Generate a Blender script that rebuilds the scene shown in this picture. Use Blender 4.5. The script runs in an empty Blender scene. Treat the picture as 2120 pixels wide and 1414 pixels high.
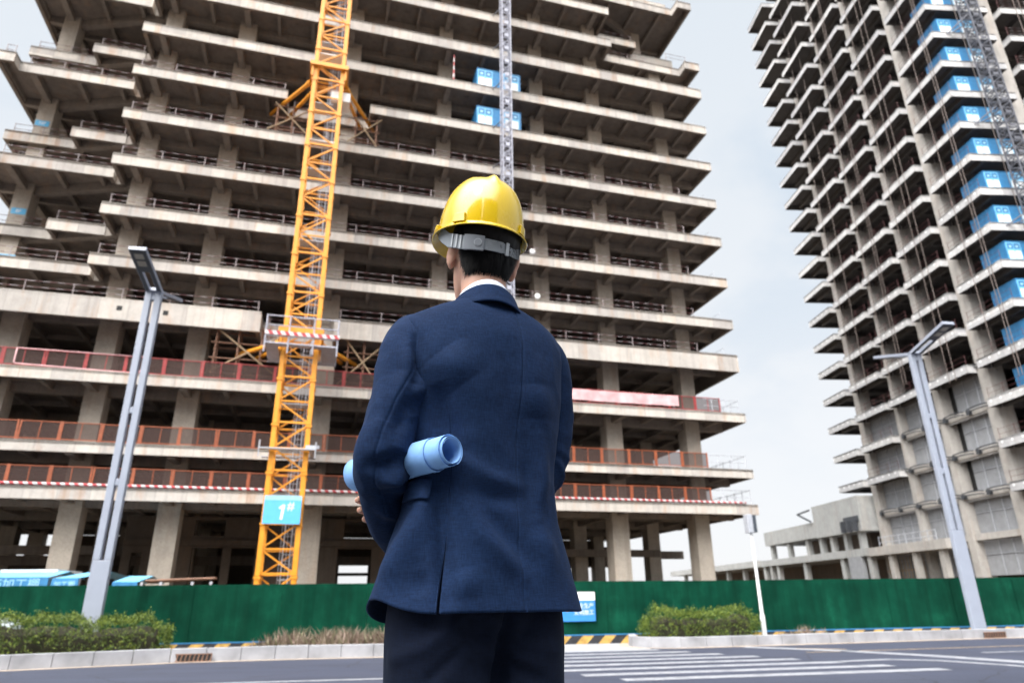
import bpy, bmesh, math, random
import numpy as np
from mathutils import Vector, Matrix
random.seed(7); RNG = np.random.default_rng(7)
SC = bpy.context.scene
COL = SC.collection

# ------------------------------------------------------------------ camera
PITCH, ROLL, HC = 0.3631126, -0.0125027, 1.6
cd = bpy.data.cameras.new('camera'); cam = bpy.data.objects.new('camera', cd); COL.objects.link(cam)
fwd = Vector((0, math.cos(PITCH), math.sin(PITCH))); up0 = Vector((0, -math.sin(PITCH), math.cos(PITCH))); x0 = Vector((1, 0, 0))
cx_, sx_ = math.cos(ROLL), math.sin(ROLL)
xr = cx_*x0 + sx_*up0; ur = -sx_*x0 + cx_*up0
cam.matrix_world = Matrix(((xr.x, ur.x, -fwd.x, 0), (xr.y, ur.y, -fwd.y, 0), (xr.z, ur.z, -fwd.z, HC), (0, 0, 0, 1)))
cd.sensor_fit = 'HORIZONTAL'; cd.sensor_width = 36; cd.lens = 1397.305/2120*36
cd.clip_start = 0.05; cd.clip_end = 5000
cd.dof.use_dof = True; cd.dof.focus_distance = 1.42; cd.dof.aperture_fstop = 5.0
SC.camera = cam

# ------------------------------------------------------------------ sky, sun, exposure
SUN_EL, SUN_AZ = math.radians(56), math.radians(212)      # azimuth clockwise from +Y: behind the camera, to its left
W = bpy.data.worlds.new('World'); SC.world = W; W.use_nodes = True
nt = W.node_tree; nt.nodes.clear()
def N(t, typ, **kw):
    n = t.nodes.new(typ)
    for k, v in kw.items(): setattr(n, k, v)
    return n
def build_world():
    L = nt.links.new
    out = N(nt, 'ShaderNodeOutputWorld'); bg = N(nt, 'ShaderNodeBackground'); bg.inputs['Strength'].default_value = 0.1
    sky = N(nt, 'ShaderNodeTexSky'); sky.sky_type = 'NISHITA'; sky.sun_disc = False
    sky.sun_elevation = SUN_EL; sky.sun_rotation = SUN_AZ; sky.dust_density = 2.0
    tc = N(nt, 'ShaderNodeTexCoord')
    sep = N(nt, 'ShaderNodeSeparateXYZ'); L(tc.outputs['Generated'], sep.inputs[0])
    # overcast deck: brighter towards the sun that is hidden behind it
    dot = N(nt, 'ShaderNodeVectorMath', operation='DOT_PRODUCT')
    sd = Vector((math.sin(SUN_AZ)*math.cos(SUN_EL), math.cos(SUN_AZ)*math.cos(SUN_EL), math.sin(SUN_EL)))
    L(tc.outputs['Generated'], dot.inputs[0]); dot.inputs[1].default_value = sd
    glow = N(nt, 'ShaderNodeMapRange'); glow.interpolation_type = 'SMOOTHSTEP'
    glow.inputs['From Min'].default_value = 0.60; glow.inputs['From Max'].default_value = 1.0
    glow.inputs['To Min'].default_value = 0.0; glow.inputs['To Max'].default_value = 1.0
    L(dot.outputs['Value'], glow.inputs['Value'])
    # cloud layer coordinates: direction projected on a flat deck
    dv = N(nt, 'ShaderNodeMath', operation='ADD'); dv.inputs[1].default_value = 0.35; L(sep.outputs['Z'], dv.inputs[0])
    px = N(nt, 'ShaderNodeMath', operation='DIVIDE'); L(sep.outputs['X'], px.inputs[0]); L(dv.outputs[0], px.inputs[1])
    py = N(nt, 'ShaderNodeMath', operation='DIVIDE'); L(sep.outputs['Y'], py.inputs[0]); L(dv.outputs[0], py.inputs[1])
    cmb = N(nt, 'ShaderNodeCombineXYZ'); L(px.outputs[0], cmb.inputs[0]); L(py.outputs[0], cmb.inputs[1])
    noi = N(nt, 'ShaderNodeTexNoise'); noi.inputs['Scale'].default_value = 2.6; noi.inputs['Detail'].default_value = 5; noi.inputs['Roughness'].default_value = 0.5
    noi.inputs['Distortion'].default_value = 0.3
    L(cmb.outputs[0], noi.inputs['Vector'])
    el = N(nt, 'ShaderNodeMapRange'); el.inputs['From Min'].default_value = 0.0; el.inputs['From Max'].default_value = 0.75
    L(sep.outputs['Z'], el.inputs['Value'])
    # thin blue patches only high up
    thin = N(nt, 'ShaderNodeMapRange'); thin.interpolation_type = 'SMOOTHSTEP'
    thin.inputs['From Min'].default_value = 0.46; thin.inputs['From Max'].default_value = 0.66
    L(noi.outputs['Fac'], thin.inputs['Value'])
    tm = N(nt, 'ShaderNodeMath', operation='MULTIPLY'); e2 = N(nt, 'ShaderNodeMath', operation='POWER'); L(el.outputs[0], e2.inputs[0]); e2.inputs[1].default_value = 1.8; L(thin.outputs[0], tm.inputs[0]); L(e2.outputs[0], tm.inputs[1])
    low = N(nt, 'ShaderNodeMixRGB'); low.inputs[1].default_value = (10.2, 10.3, 10.5, 1); low.inputs[2].default_value = (8.4, 9.1, 9.8, 1)
    L(el.outputs[0], low.inputs['Fac'])
    c2 = N(nt, 'ShaderNodeMixRGB'); c2.inputs[2].default_value = (5.0, 6.7, 8.6, 1); L(low.outputs[0], c2.inputs[1]); L(tm.outputs[0], c2.inputs['Fac'])
    c3 = N(nt, 'ShaderNodeMixRGB'); c3.inputs[2].default_value = (125, 122, 117, 1); L(c2.outputs[0], c3.inputs[1]); L(glow.outputs[0], c3.inputs['Fac'])
    mx = N(nt, 'ShaderNodeMixRGB'); mx.inputs['Fac'].default_value = 0.9; L(sky.outputs[0], mx.inputs[1]); L(c3.outputs[0], mx.inputs[2])
    L(mx.outputs[0], bg.inputs['Color']); L(bg.outputs[0], out.inputs['Surface'])
build_world()
sl = bpy.data.lights.new('sun', 'SUN'); sl.energy = 1.5; sl.angle = math.radians(14); sl.color = (1, 0.95, 0.88)
sun = bpy.data.objects.new('sun', sl); COL.objects.link(sun)
sdir = Vector((math.sin(SUN_AZ)*math.cos(SUN_EL), math.cos(SUN_AZ)*math.cos(SUN_EL), math.sin(SUN_EL)))
sun.rotation_euler = sdir.to_track_quat('Z', 'Y').to_euler(); sun.location = (-20, -30, 60)
vs = SC.view_settings; vs.view_transform = 'Standard'; vs.look = 'None'; vs.exposure = 0.0; vs.gamma = 1.0; vs.use_curve_mapping = False
SC.cycles.max_bounces = 6; SC.cycles.diffuse_bounces = 3; SC.cycles.transparent_max_bounces = 12

# ------------------------------------------------------------------ helpers
def tag(o, label=None, cat=None, group=None, kind=None):
    if label: o['label'] = label
    if cat: o['category'] = cat
    if group: o['group'] = group
    if kind: o['kind'] = kind
    return o
def empty(name, loc=(0, 0, 0), rz=0.0, label=None, cat=None, group=None):
    o = bpy.data.objects.new(name, None); COL.objects.link(o); o.location = loc; o.rotation_euler = (0, 0, rz); o.empty_display_size = 0.3
    return tag(o, label, cat, group)
class MB:
    """collects polygons; build() links them as ONE mesh object"""
    def __init__(s): s.v = []; s.f = []; s.m = []; s.mi = 0
    def add(s, vs, fs):
        b = len(s.v); s.v.extend([tuple(map(float, p)) for p in vs])
        for f in fs: s.f.append(tuple(b+i for i in f)); s.m.append(s.mi)
    def box(s, x0, x1, y0, y1, z0, z1):
        s.add([(x0, y0, z0), (x1, y0, z0), (x1, y1, z0), (x0, y1, z0), (x0, y0, z1), (x1, y0, z1), (x1, y1, z1), (x0, y1, z1)],
              [(0, 3, 2, 1), (4, 5, 6, 7), (0, 1, 5, 4), (1, 2, 6, 5), (2, 3, 7, 6), (3, 0, 4, 7)])
    def bar(s, p, q, w, h=None, up=(0, 0, 1)):
        p, q = Vector(p), Vector(q); h = h or w; d = (q-p).normalized(); u = Vector(up)
        if abs(d.dot(u)) > 0.98: u = Vector((0, 1, 0))
        a = d.cross(u).normalized(); b = a.cross(d).normalized(); a *= w/2; b *= h/2
        s.add([p-a-b, p+a-b, p+a+b, p-a+b, q-a-b, q+a-b, q+a+b, q-a+b],
              [(0, 3, 2, 1), (4, 5, 6, 7), (0, 1, 5, 4), (1, 2, 6, 5), (2, 3, 7, 6), (3, 0, 4, 7)])
    def tube(s, pts, r, n=8, cap=True):
        pts = [Vector(p) for p in pts]; rs = r if isinstance(r, (list, tuple)) else [r]*len(pts)
        rings = []; a = None
        for i, p in enumerate(pts):
            d = (pts[min(i+1, len(pts)-1)]-pts[max(i-1, 0)]).normalized()
            if a is None:
                a = d.cross(Vector((0, 0, 1)) if abs(d.z) < 0.95 else Vector((0, 1, 0))).normalized()
            else: a = (a-d*a.dot(d)).normalized()
            b = d.cross(a)
            rings.append([p+(a*math.cos(2*math.pi*k/n)+b*math.sin(2*math.pi*k/n))*rs[i] for k in range(n)])
        vs = [v for r_ in rings for v in r_]; fs = []
        for i in range(len(pts)-1):
            for k in range(n):
                k2 = (k+1) % n; fs.append((i*n+k, i*n+k2, (i+1)*n+k2, (i+1)*n+k))
        if cap: fs.append(tuple(range(n-1, -1, -1))); fs.append(tuple((len(pts)-1)*n+k for k in range(n)))
        s.add(vs, fs)
    def prism(s, poly, z0, z1):
        """poly counter-clockwise in xy"""
        n = len(poly)
        s.add([(x, y, z0) for x, y in poly]+[(x, y, z1) for x, y in poly],
              [tuple(range(n-1, -1, -1)), tuple(range(n, 2*n))]+[(i, (i+1) % n, n+(i+1) % n, n+i) for i in range(n)])
    def quad(s, a, b, c, d): s.add([a, b, c, d], [(0, 1, 2, 3)])
    def build(s, name, mats, parent=None, smooth=False, bevel=0):
        me = bpy.data.meshes.new(name); me.from_pydata(s.v, [], s.f)
        if not isinstance(mats, (list, tuple)): mats = [mats]
        for m in mats: me.materials.append(m)
        if len(mats) > 1: me.polygons.foreach_set('material_index', s.m)
        if smooth: me.polygons.foreach_set('use_smooth', [True]*len(me.polygons))
        me.update(); o = bpy.data.objects.new(name, me); COL.objects.link(o)
        if parent: o.parent = parent
        if bevel:
            b = o.modifiers.new('bevel', 'BEVEL'); b.width = bevel; b.segments = 2; b.limit_method = 'ANGLE'
        return o
def copy_tree(o, parent=None):
    c = o.copy(); COL.objects.link(c)
    if parent: c.parent = parent
    for ch in list(o.children): copy_tree(ch, c)
    return c
def text_obj(name, body, size, m, parent, mat4, ext=0.004):
    cu = bpy.data.curves.new(name, 'FONT'); cu.body = body; cu.size = size; cu.extrude = ext; cu.align_x = 'CENTER'; cu.align_y = 'CENTER'
    t = bpy.data.objects.new(name, cu); COL.objects.link(t)
    bpy.context.view_layer.update()
    me = bpy.data.meshes.new_from_object(t.evaluated_get(bpy.context.evaluated_depsgraph_get()))
    bpy.data.objects.remove(t); bpy.data.curves.remove(cu)
    o = bpy.data.objects.new(name, me); COL.objects.link(o); me.materials.clear(); me.materials.append(m)
    if parent: o.parent = parent
    o.matrix_local = mat4
    return o
def frame4(org, xax, yax):
    x = Vector(xax).normalized(); y = Vector(yax).normalized(); z = x.cross(y).normalized(); y = z.cross(x)
    return Matrix(((x.x, y.x, z.x, org[0]), (x.y, y.y, z.y, org[1]), (x.z, y.z, z.z, org[2]), (0, 0, 0, 1)))

# ------------------------------------------------------------------ materials
def newmat(name):
    m = bpy.data.materials.new(name); m.use_nodes = True; t = m.node_tree
    return m, t, t.nodes['Principled BSDF']
def ramp(t, fac, stops):
    r = N(t, 'ShaderNodeValToRGB'); e = r.color_ramp.elements
    e[0].position, e[0].color = stops[0][0], (*stops[0][1], 1); e[1].position, e[1].color = stops[-1][0], (*stops[-1][1], 1)
    for p, c in stops[1:-1]:
        x = e.new(p); x.color = (*c, 1)
    t.links.new(fac, r.inputs['Fac']); return r.outputs['Color']
def noise(t, vec, scale, detail=4, rough=0.55, sc=(1, 1, 1)):
    n = N(t, 'ShaderNodeTexNoise'); n.inputs['Scale'].default_value = scale; n.inputs['Detail'].default_value = detail; n.inputs['Roughness'].default_value = rough
    if sc != (1, 1, 1):
        mp = N(t, 'ShaderNodeMapping'); mp.inputs['Scale'].default_value = sc; t.links.new(vec, mp.inputs['Vector']); vec = mp.outputs['Vector']
    t.links.new(vec, n.inputs['Vector']); return n.outputs['Fac']
def mix(t, a, b, fac, mode='MIX'):
    n = N(t, 'ShaderNodeMixRGB', blend_type=mode)
    for s, v in ((1, a), (2, b), (0, fac)):
        if hasattr(v, 'links') or hasattr(v, 'is_linked'): t.links.new(v, n.inputs[s])
        else: n.inputs[s].default_value = v if s == 0 else (*v, 1)
    return n.outputs[0]
def bump(t, bsdf, h, strength, dist):
    b = N(t, 'ShaderNodeBump'); b.inputs['Strength'].default_value = strength; b.inputs['Distance'].default_value = dist
    t.links.new(h, b.inputs['Height']); t.links.new(b.outputs['Normal'], bsdf.inputs['Normal'])
def objco(t): return N(t, 'ShaderNodeTexCoord').outputs['Object']
def plain(name, col, rough=0.6, var=0.15, scale=3, metal=0, bmp=0, spec=0.5, coat=0):
    m, t, b = newmat(name); c = objco(t)
    n = noise(t, c, scale, 5)
    lo = tuple(x*(1-var) for x in col); hi = tuple(min(1, x*(1+var)) for x in col)
    t.links.new(ramp(t, n, [(0.3, lo), (0.7, hi)]), b.inputs['Base Color'])
    b.inputs['Roughness'].default_value = rough; b.inputs['Metallic'].default_value = metal; b.inputs['Specular IOR Level'].default_value = spec
    b.inputs['Coat Weight'].default_value = coat; b.inputs['Coat Roughness'].default_value = 0.06
    if bmp: bump(t, b, noise(t, c, scale*8, 4), 0.5, bmp)
    return m
def concrete(name, base, rust=0.5, streak=0.5, panel=0.0):
    m, t, b = newmat(name); c = objco(t)
    big = noise(t, c, 0.35, 5); mid = noise(t, c, 1.6, 6, 0.65); st = noise(t, c, 1.0, 5, 0.6, (2.2, 2.2, 0.12)); fine = noise(t, c, 14, 4)
    d = lambda k: tuple(x*k for x in base)
    col = ramp(t, big, [(0.3, d(0.82)), (0.7, d(1.12))])
    col = mix(t, col, ramp(t, mid, [(0.35, d(0.72)), (0.65, d(1.15))]), 0.35)
    sr = N(t, 'ShaderNodeMapRange'); sr.inputs['From Min'].default_value = 0.5; sr.inputs['From Max'].default_value = 0.72; sr.inputs['To Max'].default_value = streak
    t.links.new(st, sr.inputs['Value']); col = mix(t, col, d(0.45), sr.outputs[0])
    # rusty runs below the cast-in steel
    rn = noise(t, c, 0.8, 4, 0.6, (1.3, 1.3, 0.25)); rr = N(t, 'ShaderNodeMapRange'); rr.inputs['From Min'].default_value = 0.53; rr.inputs['From Max'].default_value = 0.70; rr.inputs['To Max'].default_value = rust
    t.links.new(rn, rr.inputs['Value']); col = mix(t, col, (0.46, 0.25, 0.12), rr.outputs[0])
    col = mix(t, col, ramp(t, fine, [(0.3, (0.8, 0.8, 0.8)), (0.7, (1.05, 1.05, 1.05))]), 1.0, 'MULTIPLY')
    if panel:                                            # formwork panels: joints and a tone of their own
        sp = N(t, 'ShaderNodeSeparateXYZ'); t.links.new(c, sp.inputs[0])
        xs = N(t, 'ShaderNodeMath', operation='DIVIDE'); t.links.new(sp.outputs['X'], xs.inputs[0]); xs.inputs[1].default_value = panel
        fl = N(t, 'ShaderNodeMath', operation='FLOOR'); t.links.new(xs.outputs[0], fl.inputs[0])
        zf = N(t, 'ShaderNodeMath', operation='MULTIPLY'); t.links.new(sp.outputs['Z'], zf.inputs[0]); zf.inputs[1].default_value = 0.28
        zr = N(t, 'ShaderNodeMath', operation='ROUND'); t.links.new(zf.outputs[0], zr.inputs[0])
        cb = N(t, 'ShaderNodeCombineXYZ'); t.links.new(fl.outputs[0], cb.inputs[0]); t.links.new(zr.outputs[0], cb.inputs[1])
        wn = N(t, 'ShaderNodeTexWhiteNoise'); t.links.new(cb.outputs[0], wn.inputs['Vector'])
        col = mix(t, col, ramp(t, wn.outputs['Value'], [(0.0, (0.78, 0.78, 0.80)), (0.5, (0.97, 0.97, 0.97)), (1.0, (1.08, 1.07, 1.05))]), 1.0, 'MULTIPLY')
        fr = N(t, 'ShaderNodeMath', operation='FRACT'); t.links.new(xs.outputs[0], fr.inputs[0])
        jn = N(t, 'ShaderNodeMath', operation='LESS_THAN'); t.links.new(fr.outputs[0], jn.inputs[0]); jn.inputs[1].default_value = 0.022
        jm = N(t, 'ShaderNodeMath', operation='MULTIPLY'); t.links.new(jn.outputs[0], jm.inputs[0]); jm.inputs[1].default_value = 0.5
        col = mix(t, col, d(0.4), jm.outputs[0])
    t.links.new(col, b.inputs['Base Color']); b.inputs['Roughness'].default_value = 0.9; b.inputs['Specular IOR Level'].default_value = 0.25
    bump(t, b, mid, 0.35, 0.03); return m
M = {}
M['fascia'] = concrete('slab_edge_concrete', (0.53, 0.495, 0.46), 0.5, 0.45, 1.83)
M['soffit'] = concrete('shade_dark_concrete', (0.205, 0.178, 0.158), 0.18, 0.5)  # dark base colour puts the shade under the slabs into the concrete
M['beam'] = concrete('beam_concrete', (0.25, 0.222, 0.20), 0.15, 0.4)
M['column'] = concrete('column_concrete', (0.47, 0.42, 0.365), 0.15, 0.35)
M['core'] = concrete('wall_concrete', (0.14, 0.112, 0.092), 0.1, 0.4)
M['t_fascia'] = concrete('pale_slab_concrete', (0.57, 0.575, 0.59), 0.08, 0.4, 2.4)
M['t_soffit'] = concrete('shaded_soffit_concrete', (0.135, 0.13, 0.13), 0.05, 0.4)  # shade of the tower undersides worked into this darker tone
M['t_column'] = concrete('grey_column_concrete', (0.44, 0.42, 0.40), 0.12, 0.35)
M['infill'] = plain('grey_infill_block', (0.27, 0.28, 0.30), 0.9, 0.12, 1.5)
M['podium'] = concrete('podium_concrete', (0.40, 0.41, 0.41), 0.1, 0.35)
M['dark_steel'] = plain('dark_steel_tube', (0.045, 0.05, 0.06), 0.5, 0.2, 4)
M['rust_steel'] = plain('rusty_scaffold_tube', (0.20, 0.11, 0.075), 0.8, 0.3, 6)
M['timber'] = plain('scaffold_plank', (0.30, 0.22, 0.14), 0.85, 0.25, 4)
M['crane'] = plain('crane_yellow_paint', (0.68, 0.275, 0.02), 0.45, 0.12, 2.5)
M['galv'] = plain('galvanised_steel', (0.42, 0.44, 0.49), 0.5, 0.12, 5, metal=0.3)
M['pale_mast'] = plain('pale_mast_steel', (0.36, 0.37, 0.44), 0.55, 0.12, 5, metal=0.1)
M['rail_post'] = plain('rail_post_steel', (0.28, 0.24, 0.25), 0.6, 0.2, 5)
M['dark_mast'] = plain('dark_mast_steel', (0.13, 0.135, 0.16), 0.5, 0.2, 5, metal=0.3)
M['lamp'] = plain('lamp_grey_paint', (0.27, 0.30, 0.37), 0.45, 0.06, 1.5)
M['lamp_dark'] = plain('lamp_underside', (0.045, 0.055, 0.07), 0.5, 0.1, 3)
M['lens'] = plain('lamp_lens', (0.30, 0.29, 0.25), 0.2, 0.1, 6)
M['white'] = plain('white_paint', (0.78, 0.79, 0.80), 0.5, 0.05, 3)
M['blue'] = plain('blue_sheet', (0.025, 0.165, 0.36), 0.5, 0.2, 2)
M['blue_dark'] = plain('blue_frame', (0.02, 0.13, 0.30), 0.5, 0.12, 3)
M['pale_blue'] = plain('pale_blue_panel', (0.28, 0.52, 0.70), 0.5, 0.12, 4)
M['sign_blue'] = plain('notice_blue', (0.035, 0.22, 0.58), 0.45, 0.06, 3)
M['gate_blue'] = plain('gate_door_blue', (0.16, 0.44, 0.68), 0.5, 0.15, 1.5)
M['sky_blue'] = plain('sign_blue', (0.10, 0.42, 0.72), 0.45, 0.05, 3)
M['orange'] = plain('orange_rail_paint', (0.27, 0.068, 0.025), 0.6, 0.2, 4)
M['red'] = plain('red_rail_paint', (0.27, 0.028, 0.03), 0.6, 0.25, 3)
M['pink'] = plain('faded_red_banner', (0.60, 0.36, 0.38), 0.8, 0.25, 1.2)
M['soil'] = plain('planting_soil', (0.10, 0.075, 0.05), 0.95, 0.4, 6, bmp=0.03)
M['kerb'] = plain('kerb_granite', (0.27, 0.275, 0.30), 0.75, 0.28, 1.3, bmp=0.004)
M['gutter'] = plain('gutter_stone', (0.34, 0.28, 0.23), 0.85, 0.15, 2)
M['paving'] = plain('pale_paving', (0.27, 0.275, 0.29), 0.85, 0.15, 1.2)
M['black'] = plain('opening_shade_black', (0.012, 0.012, 0.013), 0.8, 0.2, 5)  # solid black that stands for the shade inside openings
def striped(name, ca, cb, period, axis='X', duty=0.5, diag=0.0, worn=0.15, rough=0.6):
    m, t, b = newmat(name); c = objco(t); sp = N(t, 'ShaderNodeSeparateXYZ'); t.links.new(c, sp.inputs[0])
    x = sp.outputs[axis]
    if diag:
        k = N(t, 'ShaderNodeMath', operation='MULTIPLY_ADD'); t.links.new(sp.outputs['Z'], k.inputs[0]); k.inputs[1].default_value = diag; t.links.new(x, k.inputs[2]); x = k.outputs[0]
    dvd = N(t, 'ShaderNodeMath', operation='DIVIDE'); t.links.new(x, dvd.inputs[0]); dvd.inputs[1].default_value = period
    fr = N(t, 'ShaderNodeMath', operation='FLOORED_MODULO'); t.links.new(dvd.outputs[0], fr.inputs[0]); fr.inputs[1].default_value = 1
    gt = N(t, 'ShaderNodeMath', operation='GREATER_THAN'); t.links.new(fr.outputs[0], gt.inputs[0]); gt.inputs[1].default_value = duty
    col = mix(t, ca, cb, gt.outputs[0])
    col = mix(t, col, ramp(t, noise(t, c, 5, 5), [(0.3, (1-worn*2,)*3), (0.7, (1.0,)*3)]), 1.0, 'MULTIPLY')
    t.links.new(col, b.inputs['Base Color']); b.inputs['Roughness'].default_value = rough; return m
M['rail'] = striped('red_and_grey_rail', (0.12, 0.04, 0.045), (0.33, 0.29, 0.31), 0.9)
M['redwhite'] = striped('red_white_toe_rail', (0.45, 0.05, 0.06), (0.66, 0.64, 0.66), 0.5, diag=0.6)
M['hazard'] = striped('yellow_black_hazard', (0.03, 0.032, 0.04), (0.62, 0.38, 0.10), 0.85, diag=-1.0, worn=0.25)
def mesh_infill():
    m, t, b = newmat('rail_mesh_infill'); b.inputs['Base Color'].default_value = (0.05, 0.028, 0.024, 1); b.inputs['Alpha'].default_value = 0.72; b.inputs['Roughness'].default_value = 0.9; return m
M['rail_mesh'] = mesh_infill()
def asphalt():
    m, t, b = newmat('asphalt'); c = objco(t)
    col = ramp(t, noise(t, c, 0.25, 5), [(0.3, (0.030, 0.036, 0.062)), (0.7, (0.042, 0.049, 0.078))])
    col = mix(t, col, ramp(t, noise(t, c, 60, 3), [(0.3, (0.75,)*3), (0.7, (1.2,)*3)]), 1.0, 'MULTIPLY')
    col = mix(t, col, ramp(t, noise(t, c, 1.2, 6, 0.6, (0.12, 1, 1)), [(0.35, (0.85,)*3), (0.65, (1.1,)*3)]), 1.0, 'MULTIPLY')
    vo = N(t, 'ShaderNodeTexVoronoi', feature='DISTANCE_TO_EDGE'); vo.inputs['Scale'].default_value = 0.32
    wp = N(t, 'ShaderNodeMixRGB'); wp.inputs['Fac'].default_value = 0.25; t.links.new(c, wp.inputs[1]); nz = N(t, 'ShaderNodeTexNoise'); nz.inputs['Scale'].default_value = 1.4; t.links.new(c, nz.inputs['Vector']); t.links.new(nz.outputs['Color'], wp.inputs[2]); t.links.new(wp.outputs[0], vo.inputs['Vector'])
    ck = N(t, 'ShaderNodeMath', operation='LESS_THAN'); t.links.new(vo.outputs['Distance'], ck.inputs[0]); ck.inputs[1].default_value = 0.0045
    ckm = N(t, 'ShaderNodeMath', operation='MULTIPLY'); t.links.new(ck.outputs[0], ckm.inputs[0]); ckm.inputs[1].default_value = 0.55
    col = mix(t, col, (0.012, 0.013, 0.018), ckm.outputs[0])
    ol = N(t, 'ShaderNodeMapRange'); ol.inputs['From Min'].default_value = 0.58; ol.inputs['From Max'].default_value = 0.70; ol.inputs['To Max'].default_value = 0.45; t.links.new(noise(t, c, 0.9, 5, 0.6), ol.inputs['Value']); col = mix(t, col, (0.020, 0.022, 0.032), ol.outputs[0])
    t.links.new(col, b.inputs['Base Color']); b.inputs['Roughness'].default_value = 0.75; b.inputs['Specular IOR Level'].default_value = 0.4
    bump(t, b, noise(t, c, 120, 2), 0.4, 0.004); return m
M['asphalt'] = asphalt()
def roadpaint():
    m, t, b = newmat('worn_road_paint'); c = objco(t)
    col = ramp(t, noise(t, c, 3, 6, 0.7), [(0.28, (0.12, 0.125, 0.15)), (0.46, (0.21, 0.22, 0.25)), (0.75, (0.34, 0.35, 0.375))])
    t.links.new(col, b.inputs['Base Color']); b.inputs['Roughness'].default_value = 0.7; return m
M['road_paint'] = roadpaint()
M['yellow_paint'] = plain('faded_yellow_line', (0.28, 0.21, 0.14), 0.8, 0.3, 4)
def turf():
    m, t, b = newmat('artificial_turf_cover'); c = objco(t)
    col = ramp(t, noise(t, c, 0.9, 4, 0.6), [(0.3, (0.000, 0.028, 0.016)), (0.55, (0.0015, 0.046, 0.026)), (0.75, (0.004, 0.075, 0.042))])
    col = mix(t, col, ramp(t, noise(t, c, 2.2, 4, 0.6, (1.5, 1, 0.15)), [(0.3, (0.7,)*3), (0.7, (1.15,)*3)]), 1.0, 'MULTIPLY')
    sc_ = N(t, 'ShaderNodeMapRange'); sc_.inputs['From Min'].default_value = 0.62; sc_.inputs['From Max'].default_value = 0.78; sc_.inputs['To Max'].default_value = 0.5; t.links.new(noise(t, c, 1.1, 6, 0.7, (1, 1, 0.5)), sc_.inputs['Value']); col = mix(t, col, (0.03, 0.075, 0.055), sc_.outputs[0])
    t.links.new(col, b.inputs['Base Color']); b.inputs['Roughness'].default_value = 0.9; b.inputs['Specular IOR Level'].default_value = 0.1
    bump(t, b, noise(t, c, 40, 3), 0.6, 0.02); return m
M['turf'] = turf()
def leafmat(name, lo, mid_, hi):
    m, t, b = newmat(name); g = N(t, 'ShaderNodeNewGeometry')
    r = ramp(t, g.outputs['Random Per Island'], [(0.0, lo), (0.5, mid_), (1.0, hi)])
    t.links.new(r, b.inputs['Base Color']); b.inputs['Roughness'].default_value = 0.55; b.inputs['Specular IOR Level'].default_value = 0.3
    b.inputs['Transmission Weight'].default_value = 0.0
    return m
M['leaf'] = leafmat('hedge_leaf', (0.024, 0.05, 0.008), (0.070, 0.112, 0.015), (0.19, 0.235, 0.03))
M['hedge_core'] = plain('hedge_twigs', (0.025, 0.024, 0.012), 0.95, 0.4, 8)
M['dry'] = leafmat('dry_grass_blade', (0.15, 0.105, 0.08), (0.23, 0.165, 0.135), (0.12, 0.125, 0.06))

# ------------------------------------------------------------------ ground, road, kerbs
def structure(o): o['kind'] = 'structure'; return o
FH = 0.1676                                        # heading of fence and road
fx, fy = math.cos(FH), math.sin(FH)
g = MB(); g.quad((-1500, -1500, -0.012), (1500, -1500, -0.012), (1500, 2500, -0.012), (-1500, 2500, -0.012)); structure(g.build('ground', M['soil']))
KL = [(-40, 9.6), (-28, 14.1), (-20, 17.0), (-13.4, 19.35), (-11.4, 20.3), (-9.6, 21.25), (-6.7, 21.9), (-3.9, 22.3), (-1.2, 22.9), (-0.4, 23.5), (-0.3, 24.6)]
KR = [(4.15, 27.2), (3.9, 25.6), (4.25, 24.75), (5.3, 24.45), (7.0, 24.85), (10.6, 25.7), (16.7, 27.3), (19.3, 27.8), (28, 29.5), (45, 32.3)]
def offset(line, d):
    out = []
    for i, p in enumerate(line):
        a = Vector(line[max(i-1, 0)]); b = Vector(line[min(i+1, len(line)-1)]); t = (b-a).normalized(); out.append((p[0]-t.y*d, p[1]+t.x*d))
    return out
rd = MB(); road_poly = [(-60, -8), (70, -8), (70, 46), (-60, 20)]; rd.add([(x, y, 0.0) for x, y in road_poly], [(0, 1, 2, 3)]); structure(rd.build('road', M['asphalt']))
fp = lambda x: 23.9+(x+16.7)*0.1685                  # y of the fence line
pv = MB(); pv.add([(-0.6, 23.2, 0.004), (4.4, 24.0, 0.004), (4.4, fp(4.4)-0.05, 0.004), (-0.6, fp(-0.6)-0.05, 0.004)], [(0, 1, 2, 3)]); structure(pv.build('pavement', M['paving']))
def strip(mb, line, w, z):
    o = offset(line, w)
    for i in range(len(line)-1):
        a, b = line[i], line[i+1]; c, d = o[i+1], o[i]
        mb.add([(a[0], a[1], z), (b[0], b[1], z), (c[0], c[1], z), (d[0], d[1], z)], [(0, 1, 2, 3)] if w > 0 else [(3, 2, 1, 0)])
gt = MB(); strip(gt, KL, -0.32, 0.008); strip(gt, KR, -0.32, 0.008); structure(gt.build('gutter', M['gutter']))
def resample(line, step):
    pts = [Vector(p) for p in line]; out = []; carry = 0.0
    for a, b in zip(pts, pts[1:]):
        L = (b-a).length; s = carry
        while s < L: out.append(a+(b-a)*(s/L)); s += step
        carry = s-L
    out.append(pts[-1]); return out
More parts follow.
